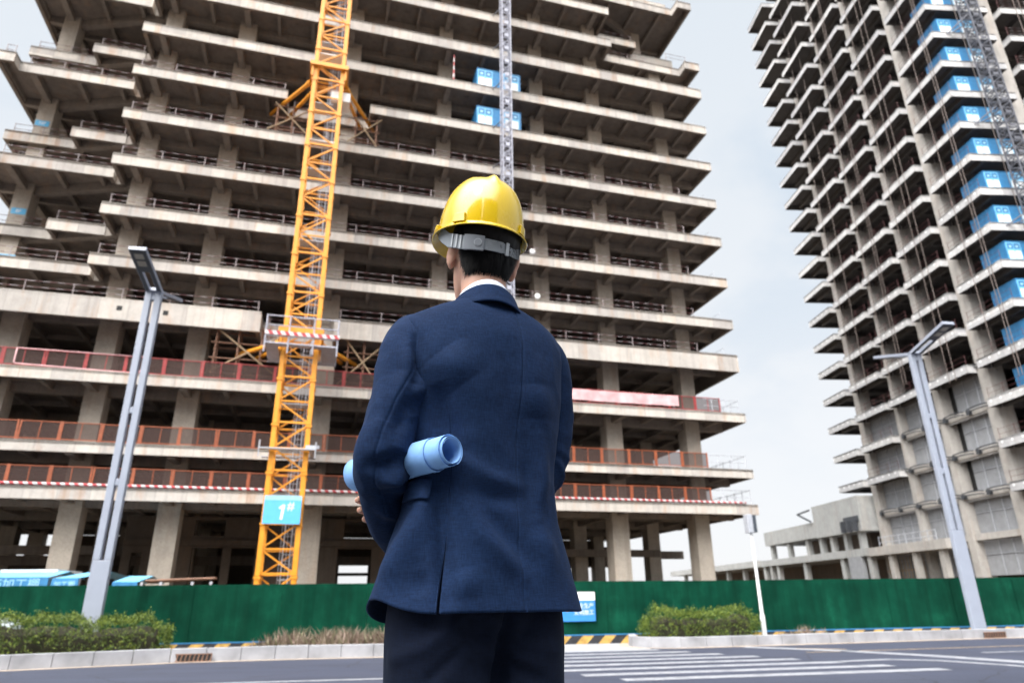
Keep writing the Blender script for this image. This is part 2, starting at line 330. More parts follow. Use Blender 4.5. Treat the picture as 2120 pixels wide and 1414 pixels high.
def kerb(line, h, w):
    mb = MB(); P = resample(line, 0.95)
    for a, b in zip(P, P[1:]):
        if (b-a).length < 0.2: continue
        t = (b-a).normalized(); nrm = Vector((-t.y, t.x)); a2 = a+t*0.006; b2 = b-t*0.006; hh = h+random.uniform(-0.006, 0.006); jo = nrm*random.uniform(-0.006, 0.006)
        q = [a2+jo, b2+jo, b2+nrm*w+jo, a2+nrm*w+jo]
        mb.add([(p.x, p.y, 0.0) for p in q]+[((p+(nrm*0.02 if i < 2 else nrm*0)).x, (p+(nrm*0.02 if i < 2 else nrm*0)).y, hh) for i, p in enumerate(q)],
               [(3, 2, 1, 0), (4, 5, 6, 7), (0, 1, 5, 4), (1, 2, 6, 5), (2, 3, 7, 6), (3, 0, 4, 7)])
    o = mb.build('kerb', M['kerb'], bevel=0.012); return structure(o)
kerb(KL, 0.36, 0.28); kerb(KR, 0.32, 0.28)
bd = MB()
inL = offset(KL, 0.2)
bd.add([(x, y, 0.03) for x, y in inL]+[(-0.6, fp(-0.6)-0.1, 0.03), (-40, fp(-40)-0.1, 0.03)], [tuple(range(len(inL)+2))])
inR = offset(KR, 0.2)
structure(bd.build('planting_bed', M['soil'])); bd = MB(); bd.add([(x, y, 0.03) for x, y in inR]+[(45, fp(45)-0.1, 0.03), (4.4, fp(4.4)-0.1, 0.03)], [tuple(range(len(inR)+2))])
structure(bd.build('verge_paving', M['paving']))
# painted markings
pm = MB(); RH = 0.185; rx, ry = math.cos(RH), math.sin(RH)
for k in range(8):
    xr_ = 9.65-0.72*k; yr_ = 16.85+1.0*k
    L = 7.6 if k else 7.5; xl, yl = xr_-L*rx, yr_-L*ry; w = 0.46; nx_, ny_ = -ry*w/2, rx*w/2
    if k == 0: xl, yl = 2.2, 15.5
    pm.add([(xl-nx_, yl-ny_, 0.004), (xr_-nx_, yr_-ny_, 0.004), (xr_+nx_, yr_+ny_, 0.004), (xl+nx_, yl+ny_, 0.004)], [(0, 1, 2, 3)])
strip(pm, [(7.4, 24.3), (8.4, 23.5), (9.7, 22.2), (11.1, 20.2), (12.1, 18.1), (13, 15.2)], 0.6, 0.0045)
strip(pm, [(8.3, 18.85), (9.7, 19.25), (10.6, 18.8), (11.4, 17.5), (12.2, 15)], 0.3, 0.0045)
strip(pm, [(13.3, 21.05), (17.5, 21.9)], 0.2, 0.0045)
strip(pm, [(-9, 15.3), (-2.0, 16.3)], 0.22, 0.0045)
structure(pm.build('road_marking', M['road_paint']))
ym = MB(); strip(ym, [(8.6, 21.9), (12, 22.6), (30, 26.6)], 0.14, 0.0045); strip(ym, [(8.9, 23.6), (10.2, 22.9)], 0.18, 0.0047); structure(ym.build('lane_line', M['yellow_paint']))
# raised pavement on the near side that the man stands on
PZ = HC-0.83
tp = MB(); tp.box(-8, 8, -6, 2.9, 0.0, PZ); structure(tp.build('raised_pavement', plain('dark_stone_paving', (0.10, 0.10, 0.105), 0.8, 0.2, 3), bevel=0.02))

# drains let into the kerbs
def drain(x, y, rz, label):
    e = empty('kerb_drain', (x, y, 0.0), rz, label, 'drain')
    f = MB(); f.box(-0.48, 0.48, -0.035, 0.0, 0.03, 0.2); f.build('inlet', M['black'], e)  # black block, its colour carries the shade of the opening
    b = MB()
    b.box(-0.5, 0.5, -0.05, -0.036, 0.2, 0.225); b.box(-0.5, 0.5, -0.05, -0.036, 0.012, 0.03)
    for k in range(9): b.bar((-0.46+k*0.115, -0.045, 0.03), (-0.43+k*0.115, -0.045, 0.2), 0.026, 0.014)
    b.build('grate', M['rust_steel'], e)
drain(-9.25, 21.30, 0.20, 'rusty barred drain inlet set in the pale kerb below the long hedge')
drain(17.85, 27.50, 0.24, 'dark drain inlet in the kerb beside the right lamp post')

# ------------------------------------------------------------------ hoarding fence
FO_ = Vector((-46.0, fp(-46.0), 0)); fa = math.atan(0.1685)
fence = empty('hoarding_fence', FO_, fa, 'long dark green artificial turf hoarding along the far side of the road', 'fence')
FHT = 2.17
for k in range(38):
    p = MB(); x = k*2.95; dz = random.uniform(-0.012, 0.012)
    nx_ = 8; vs_ = []; fs_ = []
    for j in range(nx_+1):
        xx = x+2.94*j/nx_; b = 0.012*math.sin(j*2.4+k)+random.uniform(-0.006, 0.006)
        vs_ += [(xx, b, 0.33), (xx, b*1.6, 1.2), (xx, b, FHT+dz), (xx, 0.07, FHT+dz), (xx, 0.07, 0.33)]
    for j in range(nx_):
        for q in range(4): a = j*5+q; fs_.append((a, a+5, a+6, a+1))
    p.add(vs_, fs_); p.build('turf_panel', M['turf'], fence)
b = MB(); b.box(0, 112, -0.03, 0.09, -0.05, 0.285); b.build('hazard_band', M['hazard'], fence)
b = MB(); b.box(0, 112, -0.04, 0.09, 0.288, 0.327); b.build('blue_trim', M['blue'], fence)
def fence_pt(x, off, z): return FO_+Vector((math.cos(fa)*x-math.sin(fa)*off, math.sin(fa)*x+math.cos(fa)*off, z))
sg = empty('notice_sign', (2.32, fp(2.32)-0.06, 1.2), fa, 'blue notice board with white header fixed to the green hoarding', 'sign'); sg.scale = (0.82, 0.82, 0.82)
b = MB(); b.box(-0.82, 0.82, -0.03, 0.0, -0.52, 0.36); b.build('board', M['sign_blue'], sg)
b = MB(); b.box(-0.82, 0.82, -0.034, -0.001, 0.363, 0.72); b.build('header', M['white'], sg)
for r_, (s_, z_) in enumerate((('安全生产', 0.12), ('文明施工', -0.16))):
    text_obj('lettering', s_, 0.235, M['white'], sg, frame4((0.28, -0.036, z_), (1, 0, 0), (0, 0, 1)))
b = MB(); b.tube([(-0.5, -0.036, 0.02), (-0.5, -0.030, 0.02)], 0.13, 16); b.build('emblem', M['yellow_paint'], sg)

# ------------------------------------------------------------------ left building: open concrete frame
AF = 0.2781656
LBO = Vector((-12.2216, 46.4180, 0))
LB = empty('unfinished_building', LBO, AF, 'tan concrete frame building under construction, wide slabs behind the yellow crane', 'building')
def lbw(u, v, z): return LBO+Vector((math.cos(AF)*u-math.sin(AF)*v, math.sin(AF)*u+math.cos(AF)*v, z))
UR = 33.1
FLO = [8.4, 11.2, 15.93, 21.15, 24.45, 28.55, 32.75, 36.85, 41.05, 45.35, 49.95, 54.1, 58.3, 62.5, 66.7]
EDG = [0.80, 0.70, 0.78, 1.55, 0.88, 0.92, 0.92, 0.90, 0.90, 0.92, 1.12, 0.95, 0.95, 0.95, 0.95]
BEAMU = [-27.2, -25.3, -22.2, -19.2, -16.4, -13.4, -10.5, -7.9, -5.0, -1.6, 1.4, 4.4, 7.2, 10.6, 13.5, 16.2, 19.0, 22.2, 25.0, 28.0, 31.0]
BACK = 26.0
NOTCH = {3: (-6.05, -0.95), 8: (-6.25, 0.45)}
def front_outline(i):
    """front edge from left to right in (u, v)"""
    z = FLO[i]; pts = []
    if i <= 3: pts += [(-40, 0)]
    elif i in (4, 6, 8, 10, 12, 14): pts += [(-27.4, 1.0), (-26.1, 1.0), (-26.1, 2.0), (-18.1, 2.0), (-18.1, 2.9), (-17.75, 2.9), (-17.75, 0)]
    else: pts += [(-27.4, 5.2), (-22.2, 5.2), (-22.2, 3.5), (-18.3, 3.5), (-18.3, 4.4), (-17.75, 4.4), (-17.75, 0)]
    if i in NOTCH:
        a, b = NOTCH[i]; pts += [(a, 0), (a, 2.1), (b, 2.1), (b, 0)]
    if i < 11: pts += [(UR, 0)]
    elif i in (11, 13): pts += [(23.45, 0), (23.45, 1.9), (32.1, 1.9), (32.1, 0.7), (33.8, 0.7)]
    else: pts += [(23.45, 0), (23.45, 3.4), (28.1, 3.4), (28.1, 5.0), (33.4, 5.0)]
    return pts
def vfront(i, u):
    p = front_outline(i)
    for a, b in zip(p, p[1:]):
        if a[0] <= u <= b[0] and a[0] != b[0]: return a[1]
    return None
slabs = []
for i, (z, ed) in enumerate(zip(FLO, EDG)):
    fo = front_outline(i); mb = MB()
    ul, ur = fo[0][0], fo[-1][0]
    poly = fo+[(ur, BACK), (ul, BACK)]
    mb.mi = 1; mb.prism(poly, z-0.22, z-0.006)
    # edge beam all round, outer face is the pale fascia
    ring = poly; n = len(ring); T = 0.28
    for k in range(n):
        a, b = Vector(ring[k]), Vector(ring[(k+1) % n]); t = (b-a).normalized(); nr = Vector((-t.y, t.x))
        if (b-a).length < 0.05: continue
        pa = Vector(ring[k-1]); nb = Vector(ring[(k+2) % n])
        cA = (a-pa).normalized(); cB = (nb-b).normalized()
        conva = cA.x*t.y-cA.y*t.x; convb = t.x*cB.y-t.y*cB.x
        sa = 0.0 if conva > 0 else -T if conva < 0 else 0
        eb = T if convb > 0 else 0.0
        a2 = a+t*(0.0 if conva > 0 else 0.0); b2 = b-t*(eb*1.0)
        q = [a2, b2, b2+nr*T, a2+nr*T]
        mb.mi = 0; base = len(mb.v)
        z1_, z0_ = z+0.0, z-ed
        mb.add([(p.x, p.y, z0_) for p in q]+[(p.x, p.y, z1_) for p in q], [(4, 5, 6, 7), (0, 1, 5, 4), (1, 2, 6, 5), (3, 0, 4, 7)])
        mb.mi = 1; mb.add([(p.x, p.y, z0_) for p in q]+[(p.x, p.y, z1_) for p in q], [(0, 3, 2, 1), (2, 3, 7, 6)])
    mb.mi = 2
    # cross beams and spine beams under the slab
    for u in BEAMU:
        if i <= 3 or ul < u < ur:
            vf = vfront(i, u)
            if vf is None: continue
            big = min(abs(u-c) for c in (-25.3, -16.4, -10.5, -1.6, 7.2, 16.2, 22.2, 29.4)) < 0.8
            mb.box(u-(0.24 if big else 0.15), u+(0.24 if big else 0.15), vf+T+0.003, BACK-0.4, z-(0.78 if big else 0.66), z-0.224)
    if i <= 3:
        for u in (-38.5, -35.5, -32.5, -30): mb.box(u-0.15, u+0.15, T+0.003, BACK-0.4, z-0.66, z-0.224)
    for (v, dp, w_) in ((3.3, 0.92, 0.5), (8.0, 0.6, 0.3), (12.0, 0.92, 0.5), (19.0, 0.92, 0.5)):
        if v < 4:
            u0 = max(ul+0.3, -40 if i <= 3 else -17.4); u1 = ur-0.3 if i < 11 else 23.1
            mb.box(u0, u1, v-w_/2, v+w_/2, z-dp, z-0.227)
            if i > 3:                                       # skewed beam from the end column into the wing
                mb.bar((-17.4, 3.5, z-0.55), (-25.3, 6.6, z-0.55), 0.5, 0.8); mb.bar((-25.3, 6.4, z-0.55), (-27.1, 6.4, z-0.55), 0.4, 0.7)
            if i >= 11: mb.bar((23.0, 3.5, z-0.55), (29.4, 6.4, z-0.55), 0.5, 0.8)
        else: mb.box(ul+0.3, ur-0.3, v-w_/2, v+w_/2, z-dp+0.004, z-0.23)
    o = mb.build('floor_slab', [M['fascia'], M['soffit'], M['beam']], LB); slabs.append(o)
# columns
COLU = [(-34.0, 3.3, 1.35), (-28.2, 3.3, 1.35), (-22.3, 3.3, 1.35), (-16.35, 3.3, 1.3), (-10.5, 3.3, 1.4), (-1.35, 3.3, 1.4), (7.2, 3.3, 1.3), (16.2, 3.3, 1.35), (22.2, 3.3, 1.4), (29.5, 3.3, 1.3)]
for j, (u, v, w_) in enumerate(COLU):
    mb = MB(); top = 21.0 if u < -20 else 54.0 if u > 29 else 70.0
    mb.box(u-w_/2, u+w_/2, v-0.7, v+0.7, 0, top); mb.build('column', M['column'], LB)
for u, z0_ in ((-25.25, 15.0),):
    mb = MB(); mb.box(u-0.6, u+0.6, 5.8, 7.2, 21.1, 70); mb.build('column', M['column'], LB)
mb = MB(); mb.box(28.9, 30.1, 6.0, 7.4, 54.0, 70); mb.build('column', M['column'], LB)
for v in (12.0, 19.0, 25.2):
    for u in (-34, -25.3, -16.35, -10.5, -1.35, 7.2, 16.2, 22.2, 29.5):
        mb = MB(); mb.box(u-0.6, u+0.6, v-0.6, v+0.6, 0, 66 if u > -30 else 21); mb.build('column', M['column'], LB)
# service core, walls with rough openings on the ground storey
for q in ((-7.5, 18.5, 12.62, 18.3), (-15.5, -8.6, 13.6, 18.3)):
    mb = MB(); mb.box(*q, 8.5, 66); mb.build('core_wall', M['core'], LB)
def holed_wall(mb, v0, v1, u0, u1, z0, z1, holes):
    us = sorted({u0, u1}|{h[0] for h in holes}|{h[1] for h in holes}); zs = sorted({z0, z1}|{h[2] for h in holes}|{h[3] for h in holes})
    us = [u for u in us if u0 <= u <= u1]; zs = [z for z in zs if z0 <= z <= z1]
    for a, b in zip(us, us[1:]):
        run = None
        for c, d in list(zip(zs, zs[1:]))+[(None, None)]:
            solid = c is not None and not any(h[0]-1e-6 <= a and b <= h[1]+1e-6 and h[2]-1e-6 <= c and d <= h[3]+1e-6 for h in holes)
            if solid: run = (run[0], d) if run else (c, d)
            elif run: mb.box(a, b, v0, v1, run[0], run[1]); run = None
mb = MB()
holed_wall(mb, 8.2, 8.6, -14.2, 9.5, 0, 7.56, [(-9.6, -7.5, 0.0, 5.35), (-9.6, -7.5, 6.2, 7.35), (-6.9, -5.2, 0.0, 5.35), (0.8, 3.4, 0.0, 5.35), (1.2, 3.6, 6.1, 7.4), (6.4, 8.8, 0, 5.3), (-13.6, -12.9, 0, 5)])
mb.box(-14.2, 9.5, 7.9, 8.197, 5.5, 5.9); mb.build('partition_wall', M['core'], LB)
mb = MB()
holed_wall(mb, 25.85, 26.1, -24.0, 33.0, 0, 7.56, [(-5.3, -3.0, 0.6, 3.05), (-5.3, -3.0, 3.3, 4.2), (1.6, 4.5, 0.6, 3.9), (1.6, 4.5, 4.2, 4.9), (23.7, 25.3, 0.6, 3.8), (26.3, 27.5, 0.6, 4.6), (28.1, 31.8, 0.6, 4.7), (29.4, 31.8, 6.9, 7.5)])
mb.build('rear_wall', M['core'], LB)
for q in ((-40, 9.5, 12.4, 12.7, 4.3, 5.0), (16.8, 29, 9.4, 9.9, 4.9, 5.5), (30.2, 33, 12.4, 12.8, 4.9, 5.6), (-24, -15, 9.2, 9.6, 4.9, 5.5)):
    mb = MB(); mb.box(*q); mb.build('mezzanine_beam', M['soffit'], LB)
mb = MB(); mb.box(-40, -28, 25, 25.3, 0, 7.6); mb.build('partition_wall', M['core'], LB)
mb = MB(); mb.box(-23.5, -16, 15.3, 15.7, 0, 4.8); mb.build('partition_wall', M['core'], LB)

# guard rails along the slab edges
def rail_run(mb, u0, u1, v, z, posts=2.9):
    mb.mi = 0
    for h in (0.45, 0.9): mb.tube([(u0, v, z+h), (u1, v, z+h)], 0.022, 6)
    mb.mi = 1; n = max(1, round((u1-u0)/posts))
    for k in range(n+1):
        u = u0+(u1-u0)*k/n+random.uniform(-0.25, 0.25)*(0 < k < n); mb.tube([(u, v, z), (u+random.uniform(-0.02, 0.02), v, z+0.95)], 0.032, 6)
def side_rail(mb, u, v0, v1, z):
    mb.mi = 1
    for h in (0.6, 1.1): mb.tube([(u, v0, z+h), (u, v1, z+h)], 0.02, 5)
    k = v0
    while k <= v1: mb.tube([(u, k, z), (u, k, z+1.15)], 0.022, 5); k += 1.9
for i in range(3, 15):
    z = FLO[i]; fo = front_outline(i)
    for a, b in zip(fo, fo[1:]):
        if abs(a[1]-b[1]) < 1e-6 and b[0]-a[0] > 1.2:
            if i in (8, 9, 10) and a[0] > -18 and b[0] > 5: continue
            if i >= 9 and b[0]-a[0] > 20: continue
            mb = MB(); rail_run(mb, a[0]+0.4, b[0]-(3.6 if b[0] > 32 else 0.3), a[1]+0.42, z)
            mb.build('guard_rail', [M['rail'], M['rail_post']], slabs[i])
    if i < 11:
        mb = MB(); mb.tube([(32.3, 0.7, z+0.85), (32.3, 5.2, z+0.85)], 0.014, 5)
        for k in range(4): mb.tube([(32.3, 0.7+1.5*k, z), (32.3, 0.7+1.5*k, z+0.9)], 0.018, 5)
        mb.build('corner_rail', M['galv'], slabs[i])
def panel_rail(i, key, u0, u1, span=2.35):
    z = FLO[i]; fr = MB(); inf = MB(); n = round((u1-u0)/span); w = (u1-u0)/n; v = 0.3
    for k in range(n):
        a, b = u0+w*k+0.06, u0+w*(k+1)-0.06; dz = random.uniform(-0.02, 0.02); tl = random.uniform(-0.03, 0.03)
        for u in (a, b): fr.bar((u, v, z+0.02), (u+tl, v, z+1.28+dz), 0.10, 0.05)
        fr.bar(((a+b)/2, v, z+0.1), ((a+b)/2+tl, v, z+1.24+dz), 0.045, 0.03)
        for h in (0.12, 1.22): fr.bar((a, v, z+h+dz), (b, v, z+h+dz), 0.05, 0.05)
        inf.quad((a, v+0.01, z+0.12+dz), (b, v+0.01, z+0.12+dz), (b, v+0.01, z+1.22+dz), (a, v+0.01, z+1.22+dz))
    f = fr.build('guard_rail', M[key], slabs[i]); inf.build('mesh_infill', M['rail_mesh'], slabs[i])
panel_rail(0, 'orange', -38, 29.2); panel_rail(1, 'orange', -38, 29.2); panel_rail(2, 'red', -38, 31.0)
for i in (0, 1, 2):
    mb = MB(); z = FLO[i]
    mb.tube([(29.4, 0.3, z+1.1), (32.7, 0.35, z+1.15)], 0.03, 5); mb.tube([(29.4, 0.3, z+0.55), (32.7, 0.35, z+0.6)], 0.025, 5)
    for k in range(5): mb.tube([(32.75, 0.35+1.1*k, z), (32.75, 0.35+1.1*k, z+1.25)], 0.03, 5)
    for u in (30.2, 31.4): mb.tube([(u, 0.3, z), (u, 0.3, z+1.2)], 0.03, 5)
    mb.tube([(32.75, 0.35, z+1.15), (32.75, 6, z+1.15)], 0.025, 5); mb.build('corner_rail', M['galv'], slabs[i])
mb = MB(); mb.tube([(-38+1.0*k, -0.02, 8.50) for k in range(71)], 0.09, 8); mb.build('toe_rail', M['redwhite'], slabs[0], smooth=True)
# form-tie holes in the deep parapet: black blocks stand for the shade inside
mb = MB()
for u, z in ((-15.2, 20.45), (-12.3, 20.4)):
    mb = MB(); mb.box(u-0.17, u+0.17, -0.012, 0.06, z-0.17, z+0.17); mb.build('tie_hole_shade', M['black'], slabs[3])

# floor number plates fixed to the end columns
def plate(u, v, z, s, lab, w_=0.5, h_=0.26):
    e = empty('floor_number_plate', lbw(u, v, z), AF, lab, 'sign', 'blue floor number plates on the columns')
    b = MB(); b.box(-w_, w_, -0.03, 0, -h_, h_); b.build('plate', M['sky_blue'], e)
    text_obj('lettering', s, h_*1.5, M['white'], e, frame4((0, -0.034, 0), (1, 0, 0), (0, 0, 1)))
plate(-25.3, 5.79, 38.25, '10F', 'small blue plate reading 10F on the highest end column in view')
plate(-25.2, 5.79, 30.0, '8F', 'small blue plate reading 8F on the left end column')
plate(-25.2, 5.79, 25.95, '6F', 'pale blue plate cut by the left edge of the photo, lettered 6F', 0.62, 0.3)

# banners tied to the red rail
def banner(u0, u1, z0, z1, v, lab, frame=False):
    e = empty('banner', lbw(u0, v, z0), AF, lab, 'banner', 'faded red banners on the third slab')
    mb = MB(); n = 40; L = u1-u0; vs_ = []
    for k in range(n+1):
        x = L*k/n; w = 0.03*math.sin(k*0.9)+0.02*math.sin(k*2.3); sg_ = 0.05*math.sin(math.pi*k/n)
        vs_ += [(x, w, -sg_), (x, w*1.4, (z1-z0)/2-sg_), (x, w, z1-z0-sg_)]
    mb.add(vs_, [(k*3+q, k*3+3+q, k*3+4+q, k*3+1+q) for k in range(n) for q in range(2)])
    mb.build('cloth', M['pink'], e, smooth=True)
    return e
banner(15.0, 27.0, FLO[2]+0.32, FLO[2]+1.2, 0.18, 'long faded pink banner tied along the red rail at right')
e = empty('leaning_barrier', lbw(-20.6, 0.15, FLO[2]), AF, 'pinkish tube barrier leaning on the red rail at left', 'barrier')
mb = MB(); mb.tube([(0, 0, 1.2), (0, 0, 0.22), (0.15, 0, 0.16), (6.8, 0, 0.02), (7.3, 0, 0.1), (7.5, 0, 0.4), (7.55, 0, 1.0)], 0.042, 8)
mb.tube([(0, 0, 1.22), (7.55, 0, 1.2)], 0.03, 6); mb.build('tube_frame', plain('pink_tube_paint', (0.62, 0.36, 0.38), 0.6, 0.2, 2), e, smooth=True)

# work lights on the slab edges
for u, z, lab in ((14.95, 24.45, 'round white work light on a slab edge, lower of two right of the helmet'), (14.6, 28.55, 'round white work light on a slab edge, upper of two right of the helmet')):
    e = empty('work_light', lbw(u, 0.1, z), AF, lab, 'light'); b = MB(); b.tube([(0, 0, 0.0), (0, 0, 0.12)], 0.05, 8); b.build('stem', M['galv'], e)
    b = MB(); b.tube([(0, -0.13, 0.30), (0, -0.09, 0.30), (0, 0.1, 0.30)], [0.16, 0.24, 0.2], 16); b.build('lamp_head', M['white'], e, smooth=False)

# blue hoist landing gates
def landing_gate(parent_loc, rz, wd, hh, dep, lab, group):
    e = empty('landing_gate', parent_loc, rz, lab, 'gate', group)
    b = MB(); b.box(0, wd, 0.0, 0.06, 0, hh); b.box(0, 0.06, 0.063, dep, 0, hh); b.box(wd-0.06, wd, 0.063, dep, 0, hh)
    b.box(-0.03, wd+0.03, -0.03, dep, hh+0.003, hh+0.08); b.build('enclosure', M['blue'], e)
    for k in range(2):                                      # two double doors
        x0_ = (0.06+k*(wd*0.6)) ; w_ = wd*0.34
        d = MB(); d.box(x0_, x0_+w_, -0.05, -0.003, 0.06, hh-0.08); d = d.build('door', M['gate_blue'], e)
        for q in range(2):
            xa = x0_+w_*(0.07+0.47*q); xb = xa+w_*0.39
            f = MB(); f.box(xa, xb, -0.062, -0.053, hh*0.62, hh*0.90); f.build('window', M['blue_dark'], d)
            f = MB(); f.box(xa+w_*0.1, xb-w_*0.1, -0.072, -0.065, hh*0.68, hh*0.80); f.build('notice', M['pale_blue'], d)
            f = MB(); f.box(xa, xb, -0.066, -0.056, hh*0.10, hh*0.50); f.build('panel', M['white'], d)
    return e
landing_gate(lbw(9.75, 0.25, FLO[9]), AF, 4.15, 2.0, 2.2, 'blue landing gate behind the grey mast of the left building, upper one', 'blue landing gates of the left building')
landing_gate(lbw(9.75, 0.25, FLO[8]), AF, 4.15, 2.0, 2.2, 'blue landing gate behind the grey mast of the left building, lower one', 'blue landing gates of the left building')

# ------------------------------------------------------------------ tower crane
CU, CV, CW = -2.95, -4.0, 1.0
CR = empty('tower_crane', lbw(CU, CV, 0), AF, 'yellow lattice tower crane mast rising past the top of the photo', 'crane')
def mast_section(z0, h, first):
    mb = MB(); c = CW
    for sx in (-1, 1):
        for sy in (-1, 1): mb.box(sx*c-0.14, sx*c+0.14, sy*c-0.14, sy*c+0.14, z0+0.02, z0+h-0.02); mb.box(sx*c-0.19, sx*c+0.19, sy*c-0.19, sy*c+0.19, z0+h-0.16, z0+h-0.017)
    q = c-0.14
    for z in (z0+0.12, z0+h/2):
        w_ = 0.12 if z < z0+0.5 else 0.09
        for s in (-1, 1): mb.bar((-q, s*c, z), (q, s*c, z), w_); mb.bar((s*c, -q, z), (s*c, q, z), w_)
    for s in (-1, 1):
        f = s
        mb.bar((-f*q, s*c, z0+h-0.1), (f*q, s*c, z0+h/2+0.1), 0.09); mb.bar((f*q, s*c, z0+h/2-0.1), (-f*q, s*c, z0+0.2), 0.09)
        mb.bar((s*c, -f*q, z0+h-0.1), (s*c, f*q, z0+h/2+0.1), 0.09); mb.bar((s*c, f*q, z0+h/2-0.1), (s*c, -f*q, z0+0.2), 0.09)
    return mb
sec = mast_section(0, 2.95, True).build('mast_section', M['crane'], CR)
for k in range(1, 18):
    c = sec.copy(); COL.objects.link(c); c.location.z = 2.95*k
mb = MB()                                                    # caged ladder and landings
for z in [x*0.35 for x in range(150)]: mb.tube([(0.2, 0.45, z), (0.62, 0.45, z)], 0.018, 5)
for u in (0.2, 0.62): mb.tube([(u, 0.45, 0), (u, 0.45, 53)], 0.04, 6)
for k in range(18):
    if k % 2 == 0: mb.box(-0.85, 0.85, -0.2, 0.84, 2.95*k+1.5, 2.95*k+1.56)
for k in range(60): 
    z = 1.0+k*0.87
    mb.tube([(0.1, 0.4, z), (0.05, 0.0, z), (0.41, -0.2, z), (0.77, 0.0, z), (0.72, 0.4, z)], 0.018, 5)
for u in (0.05, 0.41, 0.77): mb.tube([(u, -0.18 if u == 0.41 else 0.0, 1), (u, -0.18 if u == 0.41 else 0.0, 52)], 0.016, 5)
mb.build('ladder', M['galv'], CR)
def collar(z, name='tie_collar'):
    mb = MB(); r = 1.3
    for s in (-1, 1): mb.bar((-r-0.1, s*r, z), (r+0.1, s*r, z), 0.24, 0.34); mb.bar((s*r, -r+0.12, z), (s*r, r-0.12, z), 0.24, 0.34)
    for sx in (-1, 1):
        for sy in (-1, 1): mb.bar((sx*1.22, sy*1.22, z-1.1), (sx*1.22, sy*1.22, z-0.18), 0.12)
    return mb.build(name, M['crane'], CR)
def strut(p, q):
    mb = MB(); mb.tube([p, q], 0.15, 10); mb.tube([p, Vector(p)+(Vector(q)-Vector(p)).normalized()*0.5], 0.2, 10); mb.build('tie_strut', M['crane'], CR, smooth=False)
for z in (39.6, 17.9):
    collar(z)
    for p, q in (((-1.35, 0.6, z-0.2), (-4.7, 6.4, z+0.6)), ((-1.0, 1.3, z-0.2), (-3.4, 6.6, z+0.5)), ((1.3, 1.3, z-0.2), (2.75, 6.4, z+0.6)), ((1.3, 0.6, z-0.2), (3.9, 6.4, z+0.5))): strut(p, q)
# service platforms
mb = MB(); z = 16.7
mb.mi = 0; mb.box(-2.1, 2.3, -1.95, -1.33, z, z+0.08); mb.box(-2.1, 2.3, 1.33, 1.95, z, z+0.08); mb.box(-2.1, -1.33, -1.32, 1.32, z, z+0.08); mb.box(1.33, 2.3, -1.32, 1.32, z, z+0.08)
for x in (-2.1, -0.7, 0.8, 2.3): mb.tube([(x, -1.95, z-0.6), (x, -1.95, z+1.9)], 0.045, 6); mb.tube([(x, 1.95, z), (x, 1.95, z+1.6)], 0.04, 6)
for h in (0.5, 1.2, 1.85): mb.tube([(-2.1, -1.95, z+h), (2.3, -1.95, z+h)], 0.035, 6); mb.tube([(-2.1, -1.95, z+h), (-2.1, 1.95, z+h)], 0.035, 6); mb.tube([(2.3, -1.95, z+h), (2.3, 1.95, z+h)], 0.035, 6)
mb.mi = 1; mb.box(-2.15, 2.4, -2.06, -2.0, z+0.55, z+0.80)
mb.build('service_platform', [M['pale_mast'], M['redwhite']], CR)
mb = MB(); z = 10.15
mb.box(-1.75, 1.6, -1.6, -1.2, z, z+0.07); mb.box(-1.75, 1.6, 1.2, 1.6, z, z+0.07); mb.box(1.22, 1.6, -1.19, 1.19, z, z+0.07)
for x in (-1.7, 1.55): mb.tube([(x, -1.55, z-0.5), (x, -1.55, z+0.5)], 0.04, 6)
mb.box(0.95, 1.75, -1.5, -1.45, z+0.1, z+0.3); mb.build('service_platform', M['galv'], CR)
for q in ((-1.0, 0.9, -0.3, 0.6, 33.4, 33.5), (-1.2, 1.2, -0.9, 0.6, 41.0, 41.08), (0.3, 1.7, -0.6, 0.7, 37.1, 37.9)):
    mb = MB(); mb.box(*q); mb.build('landing_plate', M['white'], CR)
nb = MB(); nb.box(-1.06, 1.04, -1.38, -1.33, 5.80, 7.15); nb = nb.build('number_board', M['sky_blue'], CR)
b = MB(); b.box(-1.06, 1.04, -1.385, -1.329, 7.153, 7.42); b.build('board_top', M['pale_blue'], nb)
b = MB(); b.bar((-0.04, -1.384, 6.05), (0.06, -1.384, 6.9), 0.14, 0.012, up=(0, 1, 0)); b.bar((0.03, -1.3845, 6.86), (-0.18, -1.3845, 6.68), 0.11, 0.012, up=(0, 1, 0)); b.build('lettering', M['white'], nb)
t = text_obj('lettering', '#', 0.7, M['white'], nb, frame4((0.45, -1.386, 6.82), (1, 0, 0), (0, 0, 1)))

# ------------------------------------------------------------------ hoist mast on the left building
def lattice_mast(parent, h, w_, seg, key, key2, k_=1.0):
    fr = MB(); lt = MB()
    for sx in (-1, 1):
        for sy in (-1, 1): fr.box(sx*w_/2-0.045*k_, sx*w_/2+0.045*k_, sy*w_/2-0.045*k_, sy*w_/2+0.045*k_, 0, h)
    n = int(h/seg)
    for k in range(n):
        z = k*seg; a = w_/2; s = 1 if k % 2 else -1
        for sy in (-1, 1): lt.bar((-a, sy*a, z), (a, sy*a, z), 0.06*k_); lt.bar((-s*a, sy*a, z), (s*a, sy*a, z+seg), 0.05*k_)
        for sx in (-1, 1): lt.bar((sx*a, -a, z), (sx*a, a, z), 0.06*k_); lt.bar((sx*a, s*a, z), (sx*a, -s*a, z+seg), 0.05*k_)
        if k % 2 == 0: lt.box(-a*0.5, a*0.5, -a-0.09, -a-0.05, z+0.1, z+0.45)
    fr.build('mast_frame', M[key], parent); lt.build('mast_lattice', M[key2], parent)
HM = empty('hoist_mast', lbw(12.0, -1.5, 0), AF, 'thin pale grey lattice hoist mast running up the left building', 'mast')
lattice_mast(HM, 62, 0.78, 0.75, 'pale_mast', 'pale_mast')
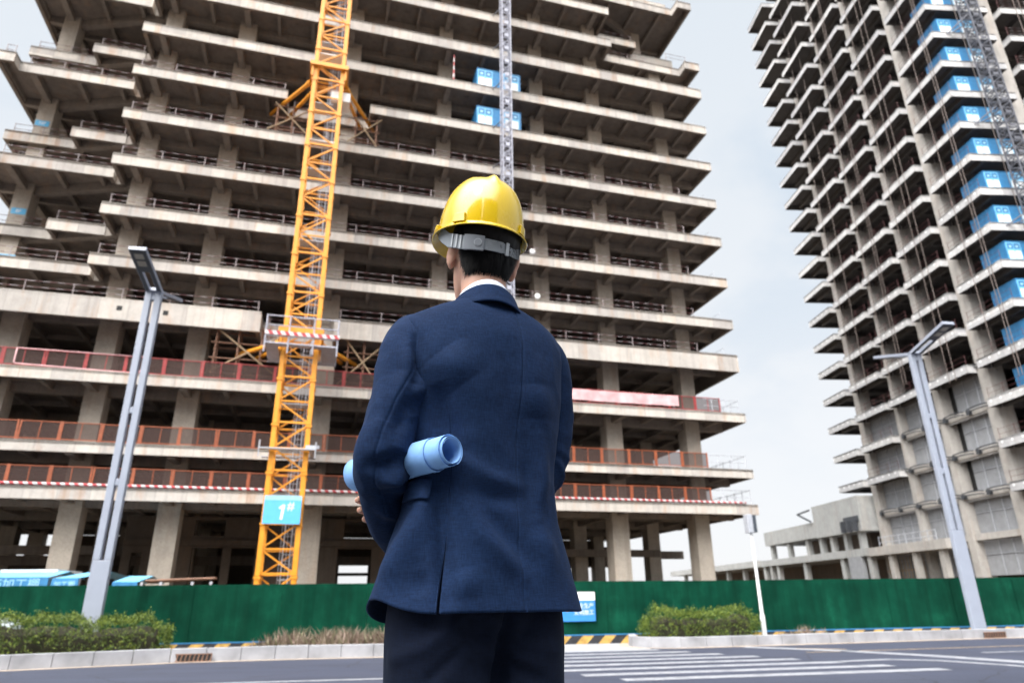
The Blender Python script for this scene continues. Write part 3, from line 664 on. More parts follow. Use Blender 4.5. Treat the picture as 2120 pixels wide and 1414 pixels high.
mb = MB()
for z in FLO[3:14]:
    mb.bar((-0.35, 0.45, z-0.3), (-0.9, 1.7, z-0.3), 0.07); mb.bar((0.35, 0.45, z-0.3), (0.9, 1.7, z-0.3), 0.07)
mb.build('wall_tie', M['dark_mast'], HM)
e = empty('marker_pole', lbw(7.6, 0.3, 45.35), AF, 'short red and white pole standing on a slab left of the upper blue gate', 'pole'); mb = MB(); mb.tube([(0, 0, 0), (0, 0, 1.5)], 0.07, 8); mb.tube([(0, 0, 1.5), (0, 0, 3.0)], 0.055, 8); mb.build('pole_tube', striped('red_white_pole', (0.5, 0.1, 0.1), (0.7, 0.65, 0.66), 0.9, axis='Z'), e)

# ------------------------------------------------------------------ scaffolds beside the crane
def scaffold(u0, u1, v0, v1, z0, h, lab, nu):
    e = empty('scaffold', lbw(u0, v0, z0), AF, lab, 'scaffold', 'rusty scaffolds beside the crane')
    L = u1-u0; D = v1-v0; f = MB()
    for k in range(nu+1):
        x = L*k/nu
        for y in (0, D): f.tube([(x, y, 0), (x+random.uniform(-.05, .05), y, h+random.uniform(-0.2, 0.3))], 0.055, 6)
    z = 0.5
    while z < h:
        for y in (0, D): f.tube([(-0.3, y, z), (L+0.3, y, z)], 0.045, 6)
        for k in range(nu+1): f.tube([(L*k/nu, -0.2, z), (L*k/nu, D+0.2, z)], 0.04, 6)
        z += 1.15
    f.build('frame', M['rust_steel'], e)
    b = MB(); b.tube([(-0.6, -0.08, 0.3), (L+0.4, -0.08, h)], 0.06, 6); b.tube([(L+0.1, -0.1, 0.2), (-0.2, -0.1, h)], 0.06, 6); b.build('brace', M['timber'], e)
scaffold(-8.9, -4.3, 0.5, 1.7, FLO[2], 4.0, 'rusty tube scaffold left of the crane on the third slab', 3)
scaffold(0.2, 2.6, 0.5, 1.7, FLO[2], 3.8, 'rusty tube scaffold right of the crane on the third slab', 2)
scaffold(-6.9, -4.4, 0.4, 1.6, FLO[7], 3.0, 'rusty scaffold high up left of the crane under the tie struts', 2)
scaffold(-0.6, 1.1, 0.4, 1.6, FLO[7], 3.0, 'rusty scaffold high up right of the crane under the tie struts', 1)

# ------------------------------------------------------------------ right tower: stepped balconies
TB = 0.074014
TWO = Vector((46.7031, 57.4005, 0))
TW = empty('unfinished_tower', TWO, TB, 'tall grey concrete tower under construction with stepped balconies at the right', 'building')
def tww(b, a, z): return TWO+Vector((math.cos(TB)*b-math.sin(TB)*a, math.sin(TB)*b+math.cos(TB)*a, z))
BAYS = [(0.2, 6.4, 11.0), (7.85, 14.0, 22.0), (14.95, 21.4, 21.5), (22.1, 28.7, 14.0), (29.8, 35.6, 14.0)]   # near end, far end, lowest balcony
TF = [63.45+4.02*k for k in range(-13, 9)]
TF = [z for z in TF if z > 10]
tsl = []
def t_outline(z):
    pts = [(0, 0.2), (7.4, 0.2), (7.4, 2.3), (9.0, 2.3), (9.0, 0.2), (16, 0.2), (16, 2.3), (17.6, 2.3), (17.6, 0.2), (30, 0.2), (30, 35.6)]
    if z < BAYS[0][2]: pts[0] = (1.25, 0.2)
    left = []
    for k, (a0, a1, zl) in enumerate(BAYS):
        b = 0.0 if z > zl else 1.35
        if k >= 3 and z > 40 and k == 3: b = -0.0225*(z-40)
        if k == 4 and z > 40: b = -0.026*(z-40)
        left += [(b, a0), (b, a1)]
        if k < 4: left += [(1.25 if k else 1.25, a1), (1.25, BAYS[k+1][0])]
    return pts+left[::-1][:-1] if z >= BAYS[0][2] else pts+left[::-1][:-1]
def clean(p):
    o = []
    for q in p:
        if not o or (abs(q[0]-o[-1][0])+abs(q[1]-o[-1][1])) > 1e-4: o.append(q)
    return o
for i, z in enumerate(TF):
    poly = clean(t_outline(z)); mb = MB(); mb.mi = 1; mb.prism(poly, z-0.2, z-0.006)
    n = len(poly); T = 0.22; ed = 0.86
    for k in range(n):
        a, b = Vector(poly[k]), Vector(poly[(k+1) % n]); t = (b-a).normalized(); nr = Vector((-t.y, t.x)); nb = Vector(poly[(k+2) % n]); cB = (nb-b).normalized()
        if (b-a).length < 0.05: continue
        b2 = b-t*(T if t.x*cB.y-t.y*cB.x > 0 else 0); q = [a, b2, b2+nr*T, a+nr*T]
        mb.mi = 0; vv = [(p.x, p.y, z-ed) for p in q]+[(p.x, p.y, z) for p in q]
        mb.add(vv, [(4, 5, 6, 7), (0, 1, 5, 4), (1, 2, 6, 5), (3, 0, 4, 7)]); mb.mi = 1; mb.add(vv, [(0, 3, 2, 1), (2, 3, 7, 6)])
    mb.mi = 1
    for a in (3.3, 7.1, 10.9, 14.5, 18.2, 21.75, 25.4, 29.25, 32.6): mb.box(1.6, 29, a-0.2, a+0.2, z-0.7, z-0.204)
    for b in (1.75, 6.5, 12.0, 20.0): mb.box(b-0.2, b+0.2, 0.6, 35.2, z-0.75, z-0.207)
    # white cast-in plates along the outer edge
    mb.mi = 2
    for a0, a1, zl in BAYS:
        if z > zl and z < 45:
            for q in range(5):
                a = a0+0.7+q*1.25; mb.tube([(-0.012, a, z-0.33), (0.03, a, z-0.33)], 0.13, 8)
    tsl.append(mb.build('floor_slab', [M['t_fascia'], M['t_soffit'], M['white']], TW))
# columns standing in the notches, then inner ones
for a0, a1 in ((6.42, 7.83), (14.02, 14.93), (21.42, 22.06), (28.72, 29.78)):
    mb = MB(); mb.box(1.0, 2.6, a0, a1, 0, 98); mb.build('column', M['t_column'], TW)
for b in (7.45, 16.05, 24.0):
    mb = MB(); mb.box(b+0.05, b+1.45, 1.2, 2.2, 0, 98); mb.build('column', M['t_column'], TW)
for b in (7.5, 15.5):
    for a in (7.1, 14.5, 28.5):
        mb = MB(); mb.box(b-0.6, b+0.6, a-0.6, a+0.6, 0, 98); mb.build('column', M['t_column'], TW)
mb = MB(); mb.box(8.2, 8.5, 4.0, 28.0, 0, 98); mb.build('core_wall', M['core'], TW)
mb = MB(); mb.box(8.6, 29.0, 6.0, 6.3, 0, 98); mb.build('core_wall', M['core'], TW)
# lower storeys: masonry infill, floor beams and curved steel canopy frames
LOWZ = [z for z in TF if z < 24]+[7.16, 3.14]
LOWZ = sorted(LOWZ)
for k, (a0, a1, zl) in enumerate(BAYS[:4]):
    for j in range(len(LOWZ)-1):
        z0_, z1_ = LOWZ[j], LOWZ[j+1]
        if k == 0 and z1_ > 8: continue
        if k == 2 and j == 2: pass
        door = 1.1 if (k == 1 and j in (2, 3, 4)) else 0.0
        if z1_ > 24: continue
        mb = MB(); mb.box(1.9, 2.1, a0+0.02, a1-door-0.02, z0_+0.01, z1_-0.68); mb.build('infill_wall', M['infill'], TW)
        if door: mb = MB(); mb.box(2.25, 2.3, a1-door-0.4, a1-0.02, z0_+0.01, z1_-0.68); mb.build('doorway_shade_sheet', M['black'], TW)  # black sheet added as the interior shade behind the door gap
        mb = MB(); am = (a0+a1-door)/2
        for q in (-0.9, 0.9): mb.tube([(1.84, am+q, z0_+0.02), (1.84, am+q, z1_-0.7)], 0.045, 5)
        mb.tube([(1.84, a0+0.1, (z0_+z1_)/2), (1.84, a1-door-0.1, (z0_+z1_)/2)], 0.035, 5); mb.build('wall_brace', M['galv'], TW)
        if z1_ < zl or z1_ < 12:
            mb = MB(); mb.box(1.2, 1.6, a0+0.03, a1-0.03, z1_-0.64, z1_-0.02); mb.build('floor_beam', M['t_column'], TW)
        if k in (1, 2, 3) and z1_ < zl+2 and j > 0:
            mb = MB()
            for s_, (q0, q1) in enumerate(((a0-0.6, (a0+a1)/2-0.2), ((a0+a1)/2+0.1, a1+0.3))):
                for dz in (0.0, -0.3):
                    mb.tube([(1.0, q0, z1_-0.1+dz), (0.80, q0+0.5, z1_-0.02+dz), (0.72, (q0+q1)/2, z1_+0.0+dz), (0.80, q1-0.5, z1_-0.05+dz), (1.0, q1, z1_-0.2+dz)], 0.065, 6)
                mb.box(0.75, 1.1, q1-0.7, q1-0.3, z1_-0.6, z1_-0.15)
            mb.build('canopy_frame', M['dark_steel'], TW)
mb = MB()
for a in (1.0, 3.5): mb.box(1.3, 1.9, a-0.25, a+0.25, 0.0, 10.0)
mb.box(1.35, 1.8, 0.4, 6.4, 5.0, 5.5); mb.box(1.35, 1.8, 0.4, 6.4, 9.4, 10.0); mb.build('entrance_frame', M['t_column'], TW)
ty = MB(); ty.box(1.1, 1.3, 1.2, 5.6, 6.0, 8.0); e = tag(ty.build('tarpaulin', M['blue']), 'blue sheet hung in an opening low in the right tower', 'tarpaulin'); e.location = TWO; e.rotation_euler.z = TB
# tower guard rails
for i, z in enumerate(TF):
    if z > 66: continue
    for a0, a1, zl in BAYS:
        if z > zl and a0 < 29:
            mb = MB(); mb.mi = 0
            for h in (0.5, 1.0): mb.tube([(0.25, a0+0.2, z+h), (0.25, a1-0.1, z+h)], 0.016, 5)
            for q in range(4): a = a0+0.2+(a1-a0-0.3)*q/3; mb.tube([(0.25, a, z), (0.25, a, z+1.1)], 0.022, 5)
            mb.build('guard_rail', M['rail'], tsl[i])
    for u0, u1, a in ((7.5, 8.9, 2.35), (9.1, 15.8, 0.4)):
        mb = MB()
        for h in (0.4, 0.8, 1.2): mb.tube([(u0, a, z+h), (u1, a, z+h)], 0.022, 5)
        for q in range(3): mb.tube([(u0+(u1-u0)*q/2, a, z), (u0+(u1-u0)*q/2, a, z+1.3)], 0.025, 5)
        mb.build('guard_rail', M['rail'], tsl[i])
# blue landing gates, one on each slab beside the hoist mast
ORD = ['lowest', 'second', 'third', 'fourth', 'fifth', 'sixth', 'seventh', 'eighth', 'ninth', 'tenth', 'eleventh', 'twelfth', 'thirteenth', 'fourteenth', 'fifteenth']
gz = [z for z in TF if 17 < z < 70]
master = None
for k, z in enumerate(gz):
    lab = 'blue landing gate on the right tower, %s one counting up' % ORD[k]
    if master is None: master = landing_gate(tww(1.15, 0.5, z), TB, 4.3, 2.05, 3.2, lab, 'blue landing gates of the right tower')
    else: c = copy_tree(master); c.location = tww(1.15, 0.5, z); c['label'] = lab
TM = empty('hoist_mast', tww(3.3, -1.6, 0), TB, 'dark lattice hoist mast in front of the right tower', 'mast')
lattice_mast(TM, 92, 1.2, 0.8, 'dark_mast', 'dark_mast', 1.35)
for z in TF[3::3]:
    mb = MB(); mb.bar((-0.4, 0.5, z-0.3), (-1.6, 2.1, z-0.3), 0.1); mb.bar((0.4, 0.5, z-0.3), (0.9, 2.1, z-0.3), 0.1); mb.bar((-0.5, -0.3, z+0.4), (-1.7, 1.8, z-0.4), 0.1); mb.build('wall_tie', M['dark_mast'], TM)
# suspended cables in front of the balconies
rope = plain('brown_cable', (0.16, 0.13, 0.12), 0.8, 0.2, 5)
cables = [(-0.25, 1.2, 20), (-0.25, 1.6, 20), (-0.3, 3.6, 24), (-0.3, 9.3, 22), (-0.3, 10.2, 22), (-0.3, 12.2, 24), (-0.3, 16.9, 24), (-0.3, 17.4, 24), (-0.3, 19.6, 24), (-0.35, 24.2, 26), (-0.35, 26.6, 26), (3.0, -0.3, 30), (10.4, -0.3, 30), (11.0, -0.3, 30), (13.4, -0.3, 30)]
for k, (b_, a_, zb) in enumerate(cables):
    m_ = MB(); zt = 97.0; m_.tube([(0, 0, 0), (0.04*math.sin(k), 0.05, (zt-zb)*0.5), (0, 0, zt-zb)], 0.035, 5)
    o = m_.build('hanging_cable', rope); o.location = tww(b_, a_, zb); o.rotation_euler.z = TB
    tag(o, 'thin brown cable hanging down the balconies of the right tower', 'cable', 'cables hanging on the right tower')

# podium wing left of the tower
PD = empty('podium_building', tww(-1.0, 0, 0), TB, 'low grey concrete building with open storeys left of the tall tower', 'building')
mb = MB(); mb.box(0, 18, 29.7, 62, 6.0, 6.9); mb.box(-0.6, 12, 62.01, 112, 6.0, 7.0); mb.build('lower_slab', M['podium'], PD)
mb = MB(); mb.box(0, 12, 42.0, 59, 9.1, 11.2); mb.box(0.02, 12, 30.2, 41.99, 9.0, 13.3); mb.build('upper_wall', M['podium'], PD)
mb = MB(); mb.box(2.6, 9.0, 33.0, 50, 6.92, 9.0); mb.box(10, 10.4, 30, 57, 6.92, 8.98); mb.build('rear_wall', M['core'], PD)
for a in (31.5, 35.0, 38.5, 41.5, 45.5, 51.5, 57.5):
    mb = MB(); mb.box(0.3, 1.0, a-0.35, a+0.35, 6.91, 9.0); mb.build('column', M['podium'], PD)
for a in (30.2, 36.5, 47.0, 56, 58.5, 61, 70, 78, 86, 95, 104):
    mb = MB(); mb.box(0.2, 0.9, a-0.4, a+0.4, 0, 5.99); mb.build('column', M['podium'], PD)
mb = MB(); mb.box(0.0, 0.5, 31.5, 34.6, 0, 5.99); mb.build('pier', M['infill'], PD)
mb = MB(); mb.box(7, 7.3, 30, 110, 0, 5.98); mb.build('rear_wall', M['core'], PD)
mb = MB(); mb.box(-0.1, 0.0, 30.5, 34.0, 10.1, 10.9)
for a in (30.8, 32.2, 33.6): mb.box(-0.7, -0.099, a, a+0.3, 9.0, 10.4)
mb.build('steel_bracket', M['dark_steel'], PD); mb = MB()
mb.bar((-0.2, 42.3, 12.9), (-0.2, 46.0, 12.7), 0.2); mb.bar((-0.2, 42.3, 11.3), (-0.2, 46.0, 12.7), 0.2); mb.build('steel_bracket', M['dark_steel'], PD)
mb = MB()
for k in range(9): mb.tube([(0.2, 17+1.3*k, 6.9), (0.2, 17+1.3*k, 8.0)], 0.05, 5)
for h in (0.4, 1.0): mb.tube([(0.2, 17, 6.9+h), (0.2, 27.4, 6.9+h)], 0.045, 5)
mb.build('guard_rail', M['galv'], PD)
mb = MB(); mb.box(0, 18, 15.5, 29.69, 5.9, 6.85); mb.build('terrace_slab', M['t_column'], PD)
for a in (17, 21.5, 26):
    mb = MB(); mb.box(0.3, 0.9, a-0.35, a+0.35, 0, 5.89); mb.build('column', M['t_column'], PD)
tb = MB(); 
for k in range(12): tb.tube([(1.6, 22+0.6*k, 0), (1.6, 22+0.6*k, 5.6)], 0.05, 5)
for h in (1.5, 2.8, 4.1): tb.tube([(1.5, 21.8, h), (1.5, 29, h)], 0.06, 5)
tb.build('shoring', M['timber'], PD)

# ------------------------------------------------------------------ street lamps
def street_lamp(name, loc, hgt, split, L, rise, label):
    e = empty(name, loc, fa, label, 'street lamp', 'twin arm street lamps')
    p = MB(); w = 0.275; d = 0.10
    p.box(-w, w, -d, d, 0, split)
    for s in (-1, 1): a, b = sorted((s*0.058, s*w)); p.box(a, b, -d, d, split+0.001, hgt)
    for z in (split+2.3, split+4.7, hgt-0.32): p.box(-0.057, 0.057, -d*0.8, d*0.8, z, z+0.22)
    p.build('post', M['lamp'], e, bevel=0.02)
    b = MB(); b.box(-0.55, 0.55, -0.35, 0.35, -0.1, 0.0)
    for sx in (-1, 1):
        for sy in (-1, 1): b.tube([(sx*0.46, sy*0.26, 0), (sx*0.46, sy*0.26, 0.07)], 0.03, 6)
    b.build('base_plate', M['lamp'], e)
    for s in (-1, 1):
        o0 = Vector((0, s*0.05, hgt-0.03)); dr = Vector((0, s*L, rise)).normalized(); ln = math.hypot(L, rise); nu = dr.cross(Vector((s*1.0, 0, 0))); nu = nu if nu.z > 0 else -nu
        def P(x, t, h): return o0+Vector((x, 0, 0))+dr*t+nu*h
        def slab(mb, xa, xb, t0, t1, h0, h1):
            mb.add([P(xa, t0, h0), P(xb, t0, h0), P(xb, t1, h0), P(xa, t1, h0), P(xa, t0, h1), P(xb, t0, h1), P(xb, t1, h1), P(xa, t1, h1)],
                   [(0, 3, 2, 1), (4, 5, 6, 7), (0, 1, 5, 4), (1, 2, 6, 5), (2, 3, 7, 6), (3, 0, 4, 7)])
        a = MB(); slab(a, -w, -0.11, 0, ln*0.5, 0, 0.12); slab(a, 0.11, w, 0, ln*0.5, 0, 0.12); slab(a, -0.109, 0.109, 0, 0.15, 0, 0.12); slab(a, -w, w, ln*0.5+0.001, ln, 0, 0.13)
        arm = a.build('arm', M['lamp'], e)
        u = MB(); slab(u, -w+0.02, -0.13, 0.1, ln*0.5, -0.012, -0.002); slab(u, 0.13, w-0.02, 0.1, ln*0.5, -0.012, -0.002); slab(u, -w+0.02, w-0.02, ln*0.5+0.002, ln-0.03, -0.012, -0.002); u.build('underside', M['lamp_dark'], arm)
        for t0 in (ln*0.64, ln*0.8):
            q = MB(); slab(q, -0.14, 0.14, t0, t0+0.25, -0.03, -0.013); q.build('lens', M['lens'], arm)
    return e
street_lamp('street_lamp', (-12.85, 22.05, 0.03), 12.0, 2.82, 2.1, 0.62, 'tall grey slotted street lamp behind the long hedge at left')
street_lamp('street_lamp', (18.1, 28.7, 0.03), 11.6, 3.95, 2.2, 0.60, 'tall grey slotted street lamp in front of the hoarding at right')
# slim white signal post
sp = empty('signal_post', (9.0, 26.6, 0.03), fa, 'slim white signal post with a grey box head beside the short hedge', 'post')
mb = MB(); mb.tube([(0, 0, 0), (0, 0, 0.9)], 0.085, 12); mb.tube([(0, 0, 0.9), (0.0, 0, 4.35)], [0.062, 0.045], 12); mb.tube([(0, 0, 0), (0, 0, 0.05)], 0.16, 12); mb.build('pole', M['white'], sp)
mb = MB(); mb.box(-0.17, 0.05, -0.16, 0.16, 3.78, 4.46); hd = mb.build('signal_head', M['galv'], sp, bevel=0.02)
mb = MB(); mb.box(0.052, 0.2, -0.13, 0.13, 3.8, 4.44); mb.build('visor', M['lamp_dark'], hd)
# pale dome of a service cabinet behind the hedge
cb = empty('service_cabinet', (-16.05, 22.5, 0.3), 0.1, 'pale round-topped cabinet half hidden behind the long hedge at the left edge', 'cabinet')
mb = MB(); pr = [(-0.7, 0), (-0.7, 0.55), (-0.62, 0.74), (-0.45, 0.86), (-0.2, 0.92), (0.2, 0.92), (0.45, 0.86), (0.62, 0.74), (0.7, 0.55), (0.7, 0)]
mb.add([(x, -0.35, z) for x, z in pr]+[(x, 0.35, z) for x, z in pr], [tuple(range(9, -1, -1)), tuple(range(10, 20))][::1]+[(i, i+1, 11+i, 10+i) for i in range(9)]); mb.build('housing', plain('pale_cabinet_paint', (0.55, 0.62, 0.66), 0.5, 0.06, 3), cb)
mb = MB(); mb.box(-0.5, 0.5, -0.37, -0.352, 0.06, 0.6); mb.build('door', M['lamp'], cb)

# ------------------------------------------------------------------ work sheds behind the hoarding
def shed(x0_, x1_, y, z, lab, txt, ang=0.0):
    e = empty('site_shed', (x0_, y, 0), fa+ang, lab, 'shed', 'blue site sheds behind the hoarding'); L = x1_-x0_
    f = MB(); f.box(0, L, -0.06, 0, z-0.95, z); f.build('fascia_board', M['blue'], e)
    r = MB(); r.add([(0, 0.003, z), (L, 0.003, z), (L, 2.2, z+0.35), (0, 2.2, z+0.35), (0, 4.4, z), (L, 4.4, z)], [(0, 1, 2, 3), (3, 2, 5, 4)]); r.build('roof', M['gate_blue'], e)
    for xx in (0.1, L-0.1):
        p = MB(); p.box(xx-0.06, xx+0.06, 0.01, 0.13, 0, z-0.02); p.build('post', M['galv'], e)
    if txt: text_obj('lettering', txt, min(0.62, L/len(txt)*0.8), M['pale_blue'], e, frame4((L/2, -0.065, z-0.36), (1, 0, 0), (0, 0, 1)))
shed(-27.2, -23.6, 35.6, 2.88, 'long blue site shed with white lettering at the far left behind the hoarding', '钢筋加工棚')
shed(-23.45, -21.9, 36.2, 2.82, 'short angled blue site shed next to the long one', '加工棚', -0.35)
shed(-20.6, -19.4, 36.6, 2.62, 'low blue site shed just right of the left street lamp', '')
rp = empty('rebar_rack', (-18.8, 36.0, 0), fa, 'rusty steel rack with white posts behind the hoarding right of the sheds', 'rack')
mb = MB()
for k in range(5): mb.tube([(0.1, 0.2+0.1*k, 2.65-0.02*k), (3.4, 0.3+0.1*k, 2.75)], 0.06, 6)
mb.build('bars', M['rust_steel'], rp)
for x in (0.0, 0.9, 2.4, 3.3):
    mb = MB(); mb.box(x-0.06, x+0.06, 0, 0.12, 0, 2.58); mb.build('post', M['galv'], rp)
sb = empty('white_cabin_roof', (-27.5, 38.2, 0), fa, 'white flat roof of a site cabin behind the blue shed at far left', 'cabin')
mb = MB(); mb.box(0, 2.6, 0, 3, 0, 2.9); mb.build('walls', M['pale_blue'], sb); mb = MB(); mb.box(-0.1, 2.7, -0.1, 3.1, 2.903, 3.35); mb.build('roof', M['white'], sb)

# ------------------------------------------------------------------ hedges and dry grass
def hedge(name, p0, p1, depth, h, z0, lab, n):
    a = Vector((*p0, 0)); b = Vector((*p1, 0)); L = (b-a).length; ang = math.atan2(b.y-a.y, b.x-a.x)
    e = empty(name, (a.x, a.y, z0), ang, lab, 'hedge')
    rg = np.random.default_rng(int(L*100)); cm = MB(); nx = int(L*3); prof = [(0.26, 0), (0.22, 0.3), (0.24, 0.60), (0.36, 0.76), (0.64, 0.76), (0.76, 0.60), (0.78, 0.3), (0.74, 0)]
    lum = lambda x: 0.09*math.sin(x*1.7+1)+0.06*math.sin(x*3.9)+0.05*math.sin(x*7.1+2)
    for i in range(nx+1):
        x = L*i/nx; k = min(1, (0.25+min(x, L-x)/0.5)); x = min(max(x, 0.2), L-0.2)
        cm.v += [(x, depth*(0.5+(q[0]-0.5)*k), (h+lum(x))*q[1]*k) for q in prof]
    for i in range(nx):
        for q in range(7): A = i*8+q; cm.f.append((A, A+8, A+9, A+1)); cm.m.append(0)
    cm.build('twigs', M['hedge_core'], e)
    # leaves: an even cover of shoots with denser tufts and a few long shoots on top
    lumv = lambda x: 0.09*np.sin(x*1.7+1)+0.06*np.sin(x*3.9)+0.05*np.sin(x*7.1+2)
    per = depth+2*h; nsh = int(L*per*95)
    def surf(x, s):
        hh = h+lumv(x); endk = np.clip(0.62+np.minimum(x, L-x)/0.6*0.38, 0, 1); c1 = s < h; c2 = (s >= h) & (s < h+depth)
        y = np.where(c1, 0.07+0.05*(s/h)**3, np.where(c2, s-h, depth-0.08)); z = np.where(c1, s*hh/h, np.where(c2, hh-0.10*(np.abs((s-h)/depth-0.5)*2)**4, per-s))
        ny = np.where(c1, -1.0, np.where(c2, 0.0, 1.0)); nz = np.where(c2, 1.0, 0.45)
        return depth/2+(y-depth/2)*endk, z*endk, ny, nz
    x = rg.uniform(0.04, L-0.04, nsh); s_ = rg.uniform(0, per, nsh); y, z, ny, nz = surf(x, s_)
    en = int(depth*h*140)                                     # both clipped ends
    xe = np.where(rg.uniform(size=en) < 0.5, 0.05, L-0.05); ye = rg.uniform(0.25, depth-0.25, en); ze = rg.uniform(0.03, h*0.75, en)
    x = np.concatenate([x, xe+rg.normal(0, 0.05, en)]); y = np.concatenate([y, ye]); z = np.concatenate([z, ze]); ny = np.concatenate([ny, np.zeros(en)]); nz = np.concatenate([nz, np.full(en, 0.5)]); nsh += en
    tuft = 0.5+0.5*np.sin(x*5.1+z*7.3)*np.sin(x*2.3-z*4.1+1.7)
    x += rg.normal(0, 0.04, nsh); y += rg.normal(0, 0.045, nsh)-ny*0.10*(1-tuft)*(-1)*0.0-np.where(ny < 0, -0.10*(1-tuft), 0); z += rg.normal(0, 0.05, nsh)-np.where(nz > 0.9, 0.10*(1-tuft), 0)+np.where((nz > 0.9) & (rg.uniform(size=nsh) < 0.06), rg.uniform(0.05, 0.16, nsh), 0)
    k = max(6, n//6); base = np.repeat(np.stack([x, y, z], 1), k, 0); P = base+rg.normal(0, 0.045, base.shape); nn = np.repeat(np.stack([np.zeros(nsh), ny, nz], 1), k, 0)
    ok = P[:, 2] > 0.02; P, nn = P[ok], nn[ok]; m = len(P); d = rg.normal(0, 1, (m, 3))+nn*0.8; d /= np.linalg.norm(d, axis=1)[:, None]
    t = np.cross(d, rg.normal(0, 1, (m, 3))); t /= np.linalg.norm(t, axis=1)[:, None]; u = np.cross(d, t); sz = rg.uniform(0.018, 0.036, (m, 1))
    V = np.stack([P-t*sz, P+u*sz*0.5, P+t*sz, P-u*sz*0.5], 1).reshape(-1, 3)
    lf = MB(); lf.v = [tuple(q) for q in V]; lf.f = [(4*i, 4*i+1, 4*i+2, 4*i+3) for i in range(m)]; lf.m = [0]*m; lf.build('foliage', M['leaf'], e)
hedge('hedge', (-20.6, 16.95), (-10.15, 21.45), 1.6, 1.2, 0.03, 'long clipped green hedge on the kerbed bed at left', 64)
hedge('hedge', (4.7, 25.05), (8.85, 26.05), 1.4, 1.10, 0.03, 'short clipped green hedge on the kerbed bed beside the signal post', 64)
def dry_grass(name, pts, n, lab, hmax):
    vs_ = []; fs_ = []; rg = np.random.default_rng(n)
    ctr = [(rg.uniform(*pts[0]), rg.uniform(0, 1), rg.uniform(0.35, 1)) for _ in range(max(6, n//60))]
    for k in range(n):
        c = ctr[rg.integers(len(ctr))]; x = c[0]+rg.normal(0, 0.22); f = c[1]+rg.normal(0, 0.12); y = pts[1](x)+(pts[2](x)-pts[1](x))*min(max(f, 0), 1)
        edge = min(1, max(0.25, (x-pts[0][0])/1.6))
        hgt = hmax*c[2]*rg.uniform(0.5, 1.1)*edge; lean = rg.normal(0, 0.35, 2)*hgt; w = rg.uniform(0.006, 0.014); th = rg.uniform(0, math.pi); dx, dy = w*math.cos(th), w*math.sin(th); z0 = 0.03; b_ = len(vs_)
        vs_ += [(x-dx, y-dy, z0), (x+dx, y+dy, z0), (x+lean[0]*0.4+dx*1.6, y+lean[1]*0.4+dy*1.6, z0+hgt*0.6), (x+lean[0], y+lean[1], z0+hgt), (x+lean[0]*0.4-dx*1.6, y+lean[1]*0.4-dy*1.6, z0+hgt*0.6)]
        fs_.append((b_, b_+1, b_+2, b_+4)); fs_.append((b_+4, b_+2, b_+3))
    m = MB(); m.v = vs_; m.f = fs_; m.m = [0]*len(fs_); o = m.build(name, M['dry']); o['kind'] = 'stuff'; tag(o, lab, 'grass')
kl = lambda x: float(np.interp(x, [-13.4, -9.6, -6.7, -3.9, -1.2, 0], [19.9, 21.9, 22.5, 22.9, 23.5, 24.2]))
dry_grass('dry_grass', ((-9.2, -0.6), lambda x: kl(x)+0.1, lambda x: kl(x)+2.2), 9000, 'straggly dry grass and weeds on the bed behind the kerb', 0.80)
dry_grass('dry_grass', ((8.9, 10.8), lambda x: 26.3, lambda x: 27.4), 1400, 'small tuft of dry weeds at the foot of the signal post', 0.55)

# ------------------------------------------------------------------ office blocks across the street, behind the photographer
def office(x0_, x1_, y0_, y1_, h, lab, nf):
    e = empty('office_block', (x0_, y0_, 0), 0.0, lab, 'building', 'office blocks behind the photographer'); L = x1_-x0_; D = y1_-y0_
    b = MB(); b.box(0, L, 0, D, 0, h); b.build('wall', M['core'], e)
    b = MB(); b.box(-0.3, L+0.3, -0.3, D+0.3, h+0.003, h+0.9); b.build('parapet', M['soffit'], e)
    fh = h/nf
    for k in range(nf):
        b = MB(); b.box(0.8, L-0.8, D+0.003, D+0.08, k*fh+1.0, k*fh+fh-0.5); b.build('window_band', M['lamp_dark'], e)
office(-38, -7, -46, -30, 30, 'brown office block with dark window bands at left behind the photographer', 8)
office(-3, 24, -44, -28, 26, 'brown office block with dark window bands at right behind the photographer', 7)

# ------------------------------------------------------------------ the man in the blue suit
from mathutils import noise as mnoise
BX, BY = -0.07, 1.45
def catmull(keys, t):
    """keys: sorted list of (param, value-tuple)"""
    ks = [k[0] for k in keys]
    if t <= ks[0]: return np.array(keys[0][1], float)
    if t >= ks[-1]: return np.array(keys[-1][1], float)
    i = max(j for j in range(len(ks)-1) if ks[j] <= t)
    p1, p2 = np.array(keys[i][1], float), np.array(keys[i+1][1], float)
    p0 = np.array(keys[i-1][1], float) if i > 0 else p1; p3 = np.array(keys[i+2][1], float) if i+2 < len(keys) else p2
    h = ks[i+1]-ks[i]; u = (t-ks[i])/h
    m1 = (p2-p0)/((ks[i+1]-(ks[i-1] if i > 0 else ks[i]-h)))*h if i > 0 else (p2-p1)
    m2 = (p3-p1)/(((ks[i+2] if i+2 < len(ks) else ks[i+1]+h)-ks[i]))*h if i+2 < len(ks) else (p2-p1)
    return (2*u**3-3*u**2+1)*p1+(u**3-2*u**2+u)*m1+(-2*u**3+3*u**2)*p2+(u**3-u**2)*m2
